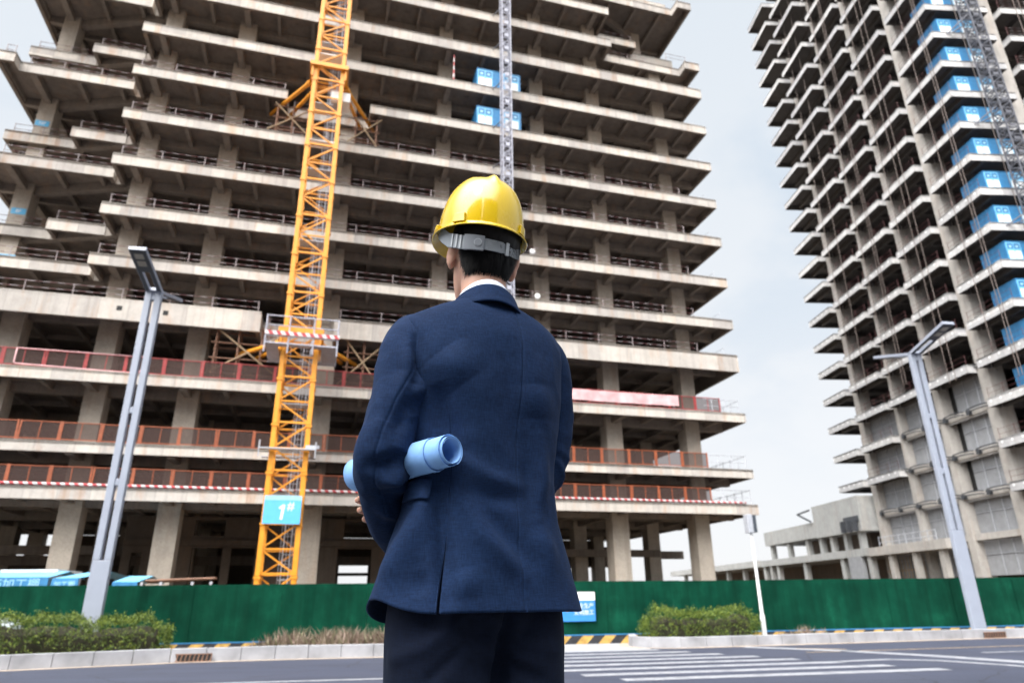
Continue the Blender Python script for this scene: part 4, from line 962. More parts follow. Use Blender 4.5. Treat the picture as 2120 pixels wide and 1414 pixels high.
def fabric(name, c, weave=0.12):
    m, t, b = newmat(name); co = objco(t)
    w1 = noise(t, co, 1.0, 2, 0.5, (420, 420, 60)); w2 = noise(t, co, 1.0, 2, 0.5, (60, 60, 440))
    wv = mix(t, w1, w2, 0.5)
    lo = tuple(x*(1-weave*2.2) for x in c); hi = tuple(x*(1+weave*2.2) for x in c)
    col = ramp(t, wv, [(0.36, lo), (0.64, hi)])
    col = mix(t, col, ramp(t, noise(t, co, 7, 3), [(0.3, (0.9,)*3), (0.7, (1.08,)*3)]), 1.0, 'MULTIPLY')
    t.links.new(col, b.inputs['Base Color']); b.inputs['Roughness'].default_value = 0.85; b.inputs['Specular IOR Level'].default_value = 0.10
    b.inputs['Sheen Weight'].default_value = 0.03; b.inputs['Sheen Roughness'].default_value = 0.4; b.inputs['Sheen Tint'].default_value = (0.4, 0.55, 0.9, 1)
    bump(t, b, wv, 0.25, 0.0006); return m
M['suit'] = fabric('navy_wool', (0.0056, 0.0158, 0.048), 0.13)
M['trouser'] = fabric('dark_navy_wool', (0.0028, 0.0056, 0.0155))
M['shirt'] = plain('white_shirt_cotton', (0.62, 0.68, 0.80), 0.8, 0.04, 20)
def skinmat():
    m, t, b = newmat('skin'); co = objco(t)
    col = ramp(t, noise(t, co, 14, 4), [(0.3, (0.46, 0.25, 0.18)), (0.7, (0.56, 0.33, 0.245))])
    t.links.new(col, b.inputs['Base Color']); b.inputs['Roughness'].default_value = 0.5; b.inputs['Subsurface Weight'].default_value = 0.2; b.inputs['Subsurface Radius'].default_value = (0.012, 0.004, 0.002); b.inputs['Subsurface Scale'].default_value = 1.0
    bump(t, b, noise(t, co, 260, 2), 0.15, 0.0006); return m
M['skin'] = skinmat()
M['hair'] = plain('black_hair', (0.0035, 0.0035, 0.005), 0.5, 0.3, 60, spec=0.18)
M['button'] = plain('dark_button', (0.02, 0.022, 0.03), 0.25, 0.2, 40)
M['shoe'] = plain('black_leather', (0.012, 0.011, 0.011), 0.35, 0.2, 20)

MAN = empty('person', (BX, BY, PZ), 0.0, 'man in a navy suit seen from behind, head turned left, arms folded', 'person')
TH = math.radians(30); cT, sT = math.cos(TH), math.sin(TH)
# torso keys: ring index parameter -> (z at the back, lateral drop, half width, half depth, centre x (camera frame), centre y (body frame))
TK = [(0.0, (0.80, 0.0, 0.222, 0.142, -0.004, 0.0)), (0.10, (0.90, 0.0, 0.194, 0.130, -0.004, 0.0)), (0.22, (0.985, 0, 0.172, 0.117, -0.003, 0.0)), (0.33, (1.07, 0, 0.163, 0.112, 0.0, 0.0)),
      (0.47, (1.18, 0, 0.177, 0.120, 0.0, 0.0)), (0.58, (1.27, 0.0, 0.190, 0.124, 0.0, 0.0)), (0.68, (1.35, 0.015, 0.199, 0.120, 0.0, 0.003)), (0.76, (1.402, 0.030, 0.203, 0.110, 0.0, 0.008)),
      (0.82, (1.436, 0.043, 0.199, 0.098, 0.0, 0.014)), (0.87, (1.458, 0.055, 0.187, 0.086, 0.001, 0.020)), (0.91, (1.470, 0.050, 0.155, 0.077, 0.002, 0.024)), (0.95, (1.478, 0.032, 0.115, 0.070, 0.003, 0.028)), (1.0, (1.482, 0.014, 0.07, 0.064, 0.003, 0.03))]
FOLDS = [([(-0.013, 0.986), (0.01, 0.94), (0.047, 0.901), (0.078, 0.87)], 0.006, 0.02), ([(0.01, 0.999), (0.056, 0.944), (0.097, 0.896)], -0.004, 0.018), ([(-0.097, 1.005), (-0.123, 0.942), (-0.152, 0.886), (-0.173, 0.856)], 0.009, 0.024), ([(-0.082, 1.056), (-0.074, 0.986), (-0.06, 0.906), (-0.052, 0.838)], -0.008, 0.018), ([(0.126, 1.145), (0.128, 1.058), (0.114, 0.984)], 0.005, 0.016), ([(0.103, 1.106), (0.104, 1.03), (0.107, 0.957)], -0.003, 0.014), ([(-0.085, 1.239), (-0.073, 1.167), (-0.053, 1.108)], -0.008, 0.03), ([(-0.077, 1.302), (-0.026, 1.238)], 0.006, 0.05), ([(0.119, 1.257), (0.132, 1.185)], 0.005, 0.04), ([(0.06, 1.321), (0.086, 1.185), (0.09, 1.039)], -0.004, 0.035), ([(-0.038, 1.088), (0.019, 1.054), (0.085, 1.04)], 0.003, 0.016), ([(-0.032, 1.032), (0.029, 1.012), (0.08, 1.012)], -0.003, 0.016), ([(0.117, 0.966), (0.134, 0.921), (0.146, 0.869)], 0.004, 0.018), ([(-0.026, 0.88), (-0.016, 0.829)], 0.004, 0.03), ([(-0.107, 0.881), (-0.096, 0.834)], -0.004, 0.02)]
SFOLDS = [([(-0.123, 1.364), (-0.108, 1.334), (-0.108, 1.302)], 0.006, 0.012), ([(-0.127, 1.334), (-0.116, 1.286), (-0.126, 1.24)], -0.005, 0.014), ([(-0.147, 1.313), (-0.138, 1.261), (-0.155, 1.19)], 0.004, 0.018), ([(-0.13, 1.23), (-0.144, 1.16), (-0.163, 1.117)], -0.005, 0.016), ([(-0.193, 1.231), (-0.194, 1.151), (-0.205, 1.104)], 0.003, 0.02), ([(-0.14, 1.07), (-0.16, 1.047), (-0.182, 1.038)], 0.007, 0.01), ([(-0.143, 1.089), (-0.17, 1.07), (-0.203, 1.068)], -0.006, 0.012), ([(-0.145, 1.024), (-0.177, 1.015), (-0.204, 1.018)], -0.005, 0.012), ([(-0.148, 1.002), (-0.171, 0.988), (-0.194, 0.993)], 0.004, 0.01), ([(-0.102, 1.271), (-0.116, 1.23), (-0.134, 1.2)], 0.005, 0.014)]
def seg_dist(x, z, line):
    best = np.full_like(x, 9.0); at = np.zeros_like(x); n = len(line)-1
    for i, ((ax, az), (bx, bz)) in enumerate(zip(line, line[1:])):
        dx, dz = bx-ax, bz-az; L2 = dx*dx+dz*dz; u = np.clip(((x-ax)*dx+(z-az)*dz)/L2, 0, 1); d = np.hypot(x-ax-u*dx, z-az-u*dz)
        m = d < best; best = np.where(m, d, best); at = np.where(m, (i+u)/n, at)
    return best, at
def groove(x, z, line, w): return np.exp(-(seg_dist(x, z, line)[0]/w)**2)
def fold_field(x, z, folds):
    h = np.zeros_like(x)
    for line, a, w in folds:
        d, u = seg_dist(x, z, line); h += 2.7*a*np.exp(-(d/w)**2)*(0.35+0.65*np.sin(np.clip(u, 0, 1)*np.pi))
    return h
def grid_normals(P, wrap=True):
    du = np.roll(P, -1, 1)-np.roll(P, 1, 1) if wrap else np.gradient(P, axis=1); dv_ = np.gradient(P, axis=0)
    n = np.cross(du, dv_); n /= np.maximum(np.linalg.norm(n, axis=2, keepdims=True), 1e-9); return n
NTAB = np.random.default_rng(11).uniform(-1, 1, (64, 64, 64))
def noise_field(P, scale, seed):
    Q = np.asarray(P)*scale+np.array([seed, seed*0.7, seed*1.3]); I = np.floor(Q).astype(int); F_ = Q-I; F_ = F_*F_*(3-2*F_); out = 0.0
    for dx in (0, 1):
        for dy in (0, 1):
            for dz in (0, 1):
                w = (F_[..., 0] if dx else 1-F_[..., 0])*(F_[..., 1] if dy else 1-F_[..., 1])*(F_[..., 2] if dz else 1-F_[..., 2])
                out = out+w*NTAB[(I[..., 0]+dx) % 64, (I[..., 1]+dy) % 64, (I[..., 2]+dz) % 64]
    return out
PHV, PHS = math.radians(-130), math.radians(-84)         # side vent and centre back seam
def build_torso():
    ph = set(np.round(np.linspace(-math.pi, math.pi, 320, endpoint=False), 6))
    for c in (PHV, PHS):
        for d in (-1.4, -0.7, -0.35, 0, 0.35, 0.7, 1.4): ph.add(round(c+math.radians(d), 6))
    ph = np.array(sorted(ph)); iv = int(np.argmin(abs(ph-PHV))); ph = np.insert(ph, iv, ph[iv])    # doubled column: the vent can open
    ts = np.concatenate([np.linspace(0, 0.06, 12), np.linspace(0.066, 1, 210)])
    P = np.zeros((len(ts), len(ph), 3))
    for r, t in enumerate(ts):
        z, drop, w, d, cx, cy = catmull(TK, t); n = 2.35
        # the seams drift a little with height
        phr = ph+0.05*np.sin((t-0.2)*3)*np.exp(-((ph-PHS)/0.5)**2)+math.radians(5)*max(0, 1-t/0.30)*np.exp(-((ph-PHV)/0.4)**2)
        cc, ss = np.cos(phr), np.sin(phr)
        ex = 2/n if t < 0.85 else 2/(2.35-0.35*min(1, (t-0.85)/0.1))
        xb = w*np.sign(cc)*abs(cc)**ex; yb = d*np.sign(ss)*abs(ss)**ex+cy
        # hem line: back, lifted on the left where the arm pulls the coat, lower in front
        hem = 0.0
        f = max(0, 1-t/0.12)
        hz = 0.006*np.cos(phr+math.pi/2)+0.030*np.exp(-((np.abs(phr)-math.pi)/0.55)**2)+np.where(np.sin(phr) > 0.1, -0.016*np.clip(np.sin(phr), 0, 1), 0)+0.006*np.exp(-(phr/0.4)**2)
        zz = z-drop*np.abs(cc)**1.6+hz*f
        flare = 1+0.0*f
        P[r, :, 0] = cT*xb*flare-sT*yb+cx; P[r, :, 1] = sT*xb+cT*yb; P[r, :, 2] = zz
    nr = grid_normals(P); ctr = P.mean(axis=1, keepdims=True); sgn = np.sign((nr*(P-ctr)).sum(2).mean()); nr *= sgn
    back = np.clip(-nr[:, :, 1]*1.6+0.15, 0, 1); fade = np.clip((1.46-P[:, :, 2])/0.08, 0, 1)
    H = fold_field(P[:, :, 0], P[:, :, 2], FOLDS)*back
    Q = np.stack([P[:, :, 0]*0.80+P[:, :, 2]*0.60, P[:, :, 1], (-P[:, :, 0]*0.60+P[:, :, 2]*0.80)*0.42], axis=2)
    H += (noise_field(Q, 11, 3.1)*0.0040+(0.5-abs(noise_field(Q, 17, 8.3)))*0.0034+noise_field(P, 34, 9.7)*0.0010)*fade
    # seams
    zc = P[:, :, 2]
    for c, wd, dp in ((PHS, 0.0085, 0.0021), (PHV, 0.008, 0.0018)):
        g = np.exp(-((ph-c)/wd)**2)[None, :]; lim = np.clip((1.45-zc)/0.02, 0, 1) if c == PHS else np.clip((1.20-zc)/0.03, 0, 1)
        H -= dp*g*lim
    below = np.clip((0.955-zc)/0.10, 0, 1); left = (np.arange(len(ph)) <= iv)[None, :]
    H -= 0.007*below*left*np.exp(-np.clip((PHV-ph)/0.16, 0, 9))[None, :]
    P = P+nr*H[:, :, None]
    P[:, iv] = np.where((zc[:, iv] >= 0.945)[:, None], P[:, iv+1], P[:, iv])
    # open the vent
    tang = np.array([cT, sT, 0.0]); op = np.clip((0.93-zc)/0.13, 0, 1)
    for k in range(6): P[:, iv-k] -= tang*(0.010*op[:, iv-k]*math.exp(-k/2.5))[:, None]
    R, Cn = P.shape[:2]; vs_ = P.reshape(-1, 3); fs_ = []
    for r in range(R-1):
        for c in range(Cn):
            c2 = (c+1) % Cn
            if c == iv and zc[r, c] < 0.945: continue
            fs_.append((r*Cn+c, r*Cn+c2, (r+1)*Cn+c2, (r+1)*Cn+c))
    return P, vs_, fs_, ph
TP, tv, tf_, tph = build_torso()
def mesh_np(name, vs_, fs_, mat_, parent, smooth=True, solid=0.0, merge=0.0):
    me = bpy.data.meshes.new(name); me.from_pydata([tuple(v) for v in vs_], [], [tuple(f) for f in fs_])
    if merge:
        bm = bmesh.new(); bm.from_mesh(me); bmesh.ops.remove_doubles(bm, verts=bm.verts, dist=merge); bmesh.ops.recalc_face_normals(bm, faces=bm.faces); bm.to_mesh(me); bm.free()
    me.materials.append(mat_); me.polygons.foreach_set('use_smooth', [smooth]*len(me.polygons)); me.update()
    o = bpy.data.objects.new(name, me); COL.objects.link(o); o.parent = parent
    if solid:
        s = o.modifiers.new('thickness', 'SOLIDIFY'); s.thickness = solid; s.offset = -1
    return o
jacket = mesh_np('jacket', tv, tf_, M['suit'], MAN, solid=0.004, merge=0.00002)

def loft_tube(keys, n=64, rows=90, folds=(), nseed=1.0, namp=0.002, squash=1.0, seam=None, bunch=None, elbow=None):
    ts = np.linspace(0, 1, rows); Cn = np.array([catmull(keys, t)[:3] for t in ts]); Rd = np.array([catmull(keys, t)[3] for t in ts])
    P = np.zeros((rows, n, 3)); a = None
    for i in range(rows):
        d = Cn[min(i+1, rows-1)]-Cn[max(i-1, 0)]; d /= np.linalg.norm(d)
        if a is None: a = np.cross(d, [0, 1, 0]); a /= np.linalg.norm(a)
        a = a-d*(a@d); a /= np.linalg.norm(a); b = np.cross(d, a)
        th = np.linspace(0, 2*np.pi, n, endpoint=False)
        P[i] = Cn[i]+(np.cos(th)[:, None]*a+np.sin(th)[:, None]*b*squash)*Rd[i]
    nr = grid_normals(P); sgn = np.sign((nr*(P-Cn[:, None, :])).sum(2).mean()); nr *= sgn
    back = np.clip(-nr[:, :, 1]*1.5+0.3, 0, 1); env = np.clip(ts/0.12, 0, 1)[:, None]
    H = fold_field(P[:, :, 0], P[:, :, 2], folds)*back*env if folds else np.zeros((rows, n))
    if namp:
        Q = P*np.array([1, 1, 0.5]); H += noise_field(Q, 17, nseed)*namp*env+(0.5-abs(noise_field(Q, 25, nseed+3)))*namp*0.9*env+noise_field(P, 42, nseed+5)*namp*0.3*env
    if bunch:
        t0, t1 = bunch; wv = np.exp(-((ts-(t0+t1)/2)/((t1-t0)/2))**2)[:, None]; inner = np.clip((P[:, :, 0]-Cn[:, None, 0])/Rd[:, None]*0.8+0.35, 0, 1)
        phs = ts[:, None]*88+np.linspace(0, 2*np.pi, n)[None, :]*1.5+noise_field(P, 20, 2.2)*3.2; H += wv*inner*0.0075*(0.75-np.abs(np.sin(phs*0.5)))
    if elbow is not None: H -= 0.0022*groove(P[:, :, 0], P[:, :, 2], elbow, 0.0022)*(nr[:, :, 1] < -0.05)
    if seam is not None: H -= 0.0018*np.exp(-((np.angle(np.exp(1j*(np.linspace(0, 2*np.pi, n, endpoint=False)-seam))))/0.05)**2)[None, :]*env
    P = P+nr*H[:, :, None]; vs_ = P.reshape(-1, 3); fs_ = [(r*n+c, r*n+(c+1) % n, (r+1)*n+(c+1) % n, (r+1)*n+c) for r in range(rows-1) for c in range(n)]
    return P, vs_, fs_
SL = [(0, (-0.120, -0.055, 1.372, 0.050)), (0.07, (-0.143, -0.071, 1.357, 0.0600)), (0.16, (-0.152, -0.090, 1.312, 0.0620)), (0.30, (-0.163, -0.104, 1.235, 0.0570)), (0.44, (-0.177, -0.122, 1.145, 0.0540)),
      (0.53, (-0.189, -0.130, 1.088, 0.0515)), (0.66, (-0.193, -0.060, 1.035, 0.0485)), (0.80, (-0.190, 0.0, 0.990, 0.047)), (0.93, (-0.172, 0.052, 0.953, 0.044)), (1.0, (-0.163, 0.076, 0.935, 0.0435))]
SR = [(0, (0.120, 0.055, 1.372, 0.050)), (0.07, (0.140, 0.072, 1.356, 0.058)), (0.16, (0.152, 0.092, 1.31, 0.0585)), (0.30, (0.156, 0.110, 1.225, 0.056)), (0.44, (0.143, 0.118, 1.14, 0.054)),
      (0.54, (0.128, 0.125, 1.085, 0.052)), (0.66, (0.075, 0.175, 1.05, 0.049)), (0.80, (0.0, 0.205, 1.035, 0.045)), (0.93, (-0.09, 0.175, 1.022, 0.040)), (1.0, (-0.140, 0.148, 1.016, 0.037))]
pl_, v_, f_ = loft_tube(SL, 200, 300, SFOLDS, 2.0, 0.0044, bunch=(0.40, 0.72), elbow=[(-0.102, 1.344), (-0.12, 1.297), (-0.138, 1.25), (-0.161, 1.195), (-0.179, 1.137), (-0.191, 1.085), (-0.194, 1.038), (-0.184, 0.993)]); slv = mesh_np('sleeve', v_, f_, M['suit'], jacket, solid=0.003)
pr_, v_, f_ = loft_tube(SR, 120, 160, (), 7.0, 0.0044, bunch=(0.40, 0.72)); slv2 = mesh_np('sleeve', v_, f_, M['suit'], jacket, solid=0.003)
for q in ((-0.216, 0.034, 0.962), (-0.207, 0.056, 0.948)):
    b = MB(); b.tube([(q[0]-0.006, q[1]-0.012, q[2]), (q[0]+0.004, q[1]-0.006, q[2]+0.002)], 0.0055, 12); b.build('button', M['button'], jacket)
# sleeve piping line is a real elbow seam on the left sleeve
def seam_line(P, j0, j1, r0, r1):
    pts = []
    for r in range(r0, r1): 
        u = (r-r0)/(r1-r0); j = (j0+(j1-j0)*u) % P.shape[1]; a = int(j); pts.append(P[r, a]*(1-(j-a))+P[r, (a+1) % P.shape[1]]*(j-a))
    return pts

# collars: jacket collar folds over the shirt collar
NC = np.array([0.003, 0.002, 0.0])
def collar_band(name, prof, z0, slope, mat_, parent, a0, a1, rx, ry, n=72, solid=0.003):
    an = np.linspace(math.radians(a0), math.radians(a1), n); vs_ = []; fs_ = []; m = len(prof)
    for a in an:
        cx, sy = math.cos(a), math.sin(a)
        for (dr, dz) in prof:
            x = (rx+dr)*cx; y = (ry+dr)*sy; xx = math.cos(TH*0.6)*x-math.sin(TH*0.6)*y; yy = math.sin(TH*0.6)*x+math.cos(TH*0.6)*y
            vs_.append((NC[0]+xx, NC[1]+yy, z0+dz*(1.0)-slope*(sy+1)*ry-0.010*cx*cx))
    for i in range(n-1):
        for k in range(m-1): fs_.append((i*m+k, (i+1)*m+k, (i+1)*m+k+1, i*m+k+1))
    return mesh_np(name, vs_, fs_, mat_, parent, solid=solid)
collar_band('collar', [(-0.002, -0.045), (0.001, -0.012), (0.005, -0.001), (0.010, 0.0005), (0.015, -0.006), (0.021, -0.024), (0.028, -0.040), (0.031, -0.045), (0.030, -0.047)], 1.490, 0.30, M['suit'], jacket, -205, 25, 0.0625, 0.066)
shirt = collar_band('shirt_collar', [(-0.003, -0.05), (0.0, -0.01), (0.002, 0.0), (0.005, 0.0005), (0.009, -0.02), (0.012, -0.04)], 1.508, 0.30, M['shirt'], MAN, -250, 70, 0.0555, 0.060, solid=0.0015)
# pocket flap on the left hip
def flap():
    rows = [r for r in range(TP.shape[0]) if 1.004 < TP[r, :, 2].mean() < 1.052]; cols = [c for c in range(TP.shape[1]) if math.radians(-178) < tph[c] < math.radians(-147)]
    nr = grid_normals(TP); ctr = TP.mean(axis=1, keepdims=True); nr *= np.sign((nr*(TP-ctr)).sum(2).mean())
    sub = TP[np.ix_(rows, cols)]+nr[np.ix_(rows, cols)]*0.006; R, Cn = sub.shape[:2]
    return mesh_np('pocket_flap', sub.reshape(-1, 3), [(r*Cn+c, r*Cn+c+1, (r+1)*Cn+c+1, (r+1)*Cn+c) for r in range(R-1) for c in range(Cn-1)], M['suit'], jacket, solid=0.003)
flap()

# shapes fused by voxel remesh: body and trousers stay one continuous surface each
def remeshed(name, parts, voxel, mat_, parent, smooth_it=4):
    vs_, fs_ = [], []
    for v, f in parts:
        b = len(vs_); vs_ += [tuple(x) for x in v]; fs_ += [tuple(b+i for i in q) for q in f]
    me = bpy.data.meshes.new(name); me.from_pydata(vs_, [], fs_); bm = bmesh.new(); bm.from_mesh(me); bmesh.ops.recalc_face_normals(bm, faces=bm.faces); bm.to_mesh(me); bm.free()
    o = bpy.data.objects.new(name, me); COL.objects.link(o)
    r = o.modifiers.new('fuse', 'REMESH'); r.mode = 'VOXEL'; r.voxel_size = voxel; r.use_smooth_shade = True
    s = o.modifiers.new('soften', 'SMOOTH'); s.iterations = smooth_it; s.factor = 0.5
    bpy.context.view_layer.update(); dg = bpy.context.evaluated_depsgraph_get()
    m2 = bpy.data.meshes.new_from_object(o.evaluated_get(dg)); o.modifiers.clear(); o.data = m2; bpy.data.meshes.remove(me); m2.name = name
    m2.materials.clear(); m2.materials.append(mat_); m2.polygons.foreach_set('use_smooth', [True]*len(m2.polygons)); o.parent = parent
    return o
def cap_tube(keys, n=28, rows=40, sq=1.0):
    P, v, f = loft_tube(keys, n, rows, (), 1, 0.0, sq); v = list(map(tuple, v)); f = list(f); R = rows
    f.append(tuple(range(n-1, -1, -1))); f.append(tuple((R-1)*n+k for k in range(n))); return v, f
def rotT(part):
    v, f = part; return [(cT*x-sT*y, sT*x+cT*y, z) for x, y, z in v], f
def blob(c, r, rot=None, n=20, m=14):
    v = []; f = []; rot = rot or Matrix.Identity(3)
    for i in range(m+1):
        a = math.pi*i/m
        for k in range(n):
            b = 2*math.pi*k/n; p = rot @ Vector((r[0]*math.sin(a)*math.cos(b), r[1]*math.sin(a)*math.sin(b), r[2]*math.cos(a))); v.append((c[0]+p.x, c[1]+p.y, c[2]+p.z))
    for i in range(m):
        for k in range(n): f.append((i*n+k, (i+1)*n+k, (i+1)*n+(k+1) % n, i*n+(k+1) % n))
    return v, f
# head frame
HY, HP, HR = math.radians(20), math.radians(13), math.radians(4)
HRM = (Matrix.Rotation(HY, 3, 'Z') @ Matrix.Rotation(HP, 3, 'X') @ Matrix.Rotation(HR, 3, 'Y'))
HCN = Vector((0.003, 0.022, 1.612))
def hp(p): q = HRM @ Vector(p); return (HCN.x+q.x, HCN.y+q.y, HCN.z+q.z)
HK = [(-0.128, (0.020, 0.022, 0.052)), (-0.118, (0.034, 0.034, 0.048)), (-0.10, (0.046, 0.048, 0.036)), (-0.075, (0.057, 0.068, 0.020)), (-0.045, (0.0645, 0.084, 0.008)), (-0.015, (0.070, 0.093, 0.001)), (0.02, (0.074, 0.098, -0.001)), (0.055, (0.073, 0.097, -0.002)), (0.085, (0.062, 0.083, -0.003)), (0.108, (0.040, 0.055, -0.003)), (0.120, (0.008, 0.010, -0.003))]
def head_shell(grow=0.0, n=64, rows=60, zs=None):
    zs = zs if zs is not None else np.linspace(-0.128, 0.120, rows); v = []
    for z in zs:
        w, d, cy = catmull(HK, z)
        for k in range(n):
            a = 2*math.pi*k/n; v.append(((w+grow)*math.cos(a), cy+(d+grow)*math.sin(a), z))
    return v, n, len(zs)
hv, n_, r_ = head_shell(); f_ = [(r*n_+c, r*n_+(c+1) % n_, (r+1)*n_+(c+1) % n_, (r+1)*n_+c) for r in range(r_-1) for c in range(n_)]+[tuple(range(n_-1, -1, -1)), tuple((r_-1)*n_+k for k in range(n_))]
parts = [([hp(p) for p in hv], f_)]
parts.append(([hp(p) for p in blob((0, 0.094, -0.025), (0.011, 0.016, 0.024))[0]], blob((0, 0, 0), (1, 1, 1))[1]))          # nose
parts.append(([hp(p) for p in blob((0, 0.105, -0.038), (0.015, 0.011, 0.009))[0]], blob((0, 0, 0), (1, 1, 1))[1]))
for s in (-1, 1): parts.append(([hp(p) for p in blob((s*0.032, 0.079, 0.0), (0.014, 0.010, 0.010))[0]], blob((0, 0, 0), (1, 1, 1))[1]))   # eyelids
parts.append(([hp(p) for p in blob((0, 0.083, -0.066), (0.023, 0.010, 0.006))[0]], blob((0, 0, 0), (1, 1, 1))[1])); parts.append(([hp(p) for p in blob((0, 0.082, -0.076), (0.020, 0.010, 0.007))[0]], blob((0, 0, 0), (1, 1, 1))[1]))
for s in (-1, 1):                                                        # ears: rim, lobe and a hollow
    rt = Matrix.Rotation(s*math.radians(-24), 3, 'Z') @ Matrix.Rotation(math.radians(8), 3, 'X')
    for c, r in (((s*0.081, -0.006, -0.012), (0.007, 0.017, 0.031)), ((s*0.084, -0.013, 0.002), (0.006, 0.011, 0.020)), ((s*0.077, 0.0, -0.038), (0.006, 0.009, 0.011)), ((s*0.074, 0.006, -0.012), (0.012, 0.012, 0.024))):
        bv, bf = blob(c, r, rt); parts.append(([hp(p) for p in bv], bf))
parts.append(cap_tube([(0, (0.003, 0.012, 1.36, 0.062)), (0.5, (0.003, 0.006, 1.46, 0.0545)), (1, (0.004, 0.020, 1.585, 0.054))], sq=1.05))
parts.append(rotT(cap_tube([(0, (-0.003, 0.0, 0.86, 0.13)), (0.3, (0, 0, 1.0, 0.118)), (0.7, (0, 0, 1.24, 0.135)), (0.9, (0, 0.01, 1.36, 0.12)), (1, (0, 0.012, 1.41, 0.06))], sq=0.62)))
for K in (SL, SR):
    k2 = [(t, (c[0], c[1], c[2], (0.036 if t < 0.54 else 0.031 if t < 0.9 else 0.026))) for t, c in K]; parts.append(cap_tube(k2))
for s, fx0 in ((-1, -0.105), (1, 0.095)):
    parts.append(rotT(cap_tube([(0, (fx0*0.8, 0.0, 0.90, 0.07)), (0.45, (fx0, 0.01, 0.50, 0.055)), (0.9, (fx0, 0.0, 0.10, 0.036)), (1, (fx0, 0.0, 0.06, 0.036))]))); parts.append(rotT(blob((fx0, 0.06, 0.045), (0.04, 0.12, 0.035))))
def hand(wr, pdir, up, curl, s):
    """wrist, direction of the palm, back-of-hand normal, finger curl per joint, side of the thumb"""
    wr, d, u = Vector(wr), Vector(pdir).normalized(), Vector(up).normalized(); u = (u-d*u.dot(d)).normalized(); sd = d.cross(u)*s; out = []
    pc = wr+d*0.045; R = Matrix((sd, d, u)).transposed(); bv, bf = blob((0, 0, 0), (0.041, 0.052, 0.015)); out.append(([tuple(pc+R @ Vector(p)) for p in bv], bf))
    for k, (off, ln) in enumerate(((-0.029, 0.073), (-0.010, 0.082), (0.010, 0.077), (0.028, 0.060))):
        p = wr+d*0.082+sd*off; dd = d.copy(); pts = [tuple(p-d*0.02)+(0.0092,), tuple(p)+(0.009,)]
        for j, fr in enumerate((0.44, 0.31, 0.25)):
            ang = curl*(0.8+0.12*k)*(1.0 if j else 0.7); dd = (dd*math.cos(ang)-u*math.sin(ang)).normalized() if j == 0 else dd
            if j: ax = dd.cross(u); rot = Matrix.Rotation(-ang, 3, sd); dd = (rot @ dd)
            p = p+dd*ln*fr; pts.append(tuple(p)+(0.0085-0.0008*j,))
        out.append(cap_tube([(i/(len(pts)-1), q) for i, q in enumerate(pts)], 14, 26))
    p = wr+d*0.022-sd*0.034-u*0.004; q1 = p+(d*0.6-sd*0.7-u*0.25).normalized()*0.036; q2 = q1+(d*0.9-sd*0.15-u*0.35).normalized()*0.030
    out.append(cap_tube([(0, tuple(p)+(0.0125,)), (0.5, tuple(q1)+(0.0105,)), (1, tuple(q2)+(0.0085,))], 14, 22)); return out
parts += hand((-0.154, 0.133, 1.020), (-0.86, -0.50, 0.03), (-0.5, 0.85, 0.1), 0.34, 1)     # right hand round the left forearm
parts += hand((-0.160, 0.080, 0.932), (0.35, 0.85, -0.35), (-0.6, 0.3, 0.5), 0.35, -1)
body = remeshed('body', parts, 0.0032, M['skin'], MAN, 3)

tp_ = []
tp_.append(rotT(cap_tube([(0, (-0.008, 0.0, 0.58, 0.02)), (0.2, (-0.008, 0.0, 0.68, 0.085)), (0.38, (-0.008, 0.0, 0.77, 0.150)), (0.55, (-0.006, 0, 0.86, 0.182)), (1, (-0.002, 0, 1.02, 0.142))], 40, 50, 0.66)))
for s, fx0 in ((-1, -0.094), (1, 0.082)):
    tp_.append(rotT(cap_tube([(0, (fx0*0.9, 0, 0.90, 0.085)), (0.12, (fx0, 0, 0.79, 0.096)), (0.28, (fx0, 0, 0.68, 0.093)), (0.6, (fx0*1.02, 0.0, 0.45, 0.084)), (1, (fx0*1.03, -0.01, 0.07, 0.086))], 36, 60, 1.05)))
trs = remeshed('trousers', tp_, 0.006, M['trouser'], MAN, 6)
dm = trs.data; nv = len(dm.vertices); co = np.zeros(nv*3); no = np.zeros(nv*3); dm.vertices.foreach_get('co', co); dm.vertex_normals.foreach_get('vector', no)
co = co.reshape(-1, 3); no = no.reshape(-1, 3); cr = noise_field(co*np.array([1, 1, 0.45]), 14, 4.0)*0.006+0.004*np.sin(co[:, 2]*95+co[:, 0]*22)*np.exp(-((co[:, 0]-0.05)/0.07)**2)
xb_ = cT*co[:, 0]+sT*co[:, 1]; yb_ = -sT*co[:, 0]+cT*co[:, 1]; cr -= 0.020*np.exp(-((xb_-0.004)/0.013)**2)*(yb_ < -0.02)*np.clip((0.84-co[:, 2])/0.05, 0, 1)
for ln_, a_, w_ in (([(0.02, 0.80), (0.08, 0.755), (0.15, 0.735)], 0.006, 0.013), ([(0.01, 0.765), (0.06, 0.715), (0.11, 0.69)], -0.006, 0.012), ([(-0.03, 0.80), (-0.09, 0.75), (-0.15, 0.73)], 0.005, 0.014), ([(-0.02, 0.75), (-0.08, 0.70)], -0.005, 0.012)):
    dd_, _ = seg_dist(co[:, 0], co[:, 2], ln_); cr += a_*np.exp(-(dd_/w_)**2)*(yb_ < 0)
co = co+no*cr[:, None]; dm.vertices.foreach_set('co', co.ravel()); dm.update()
for fx0 in (-0.105, 0.095):
    v, f = rotT(blob((fx0, 0.065, 0.05), (0.05, 0.145, 0.05))); mesh_np('shoe', [(x, y, max(z, 0.002)) for x, y, z in v], f, M['shoe'], MAN)

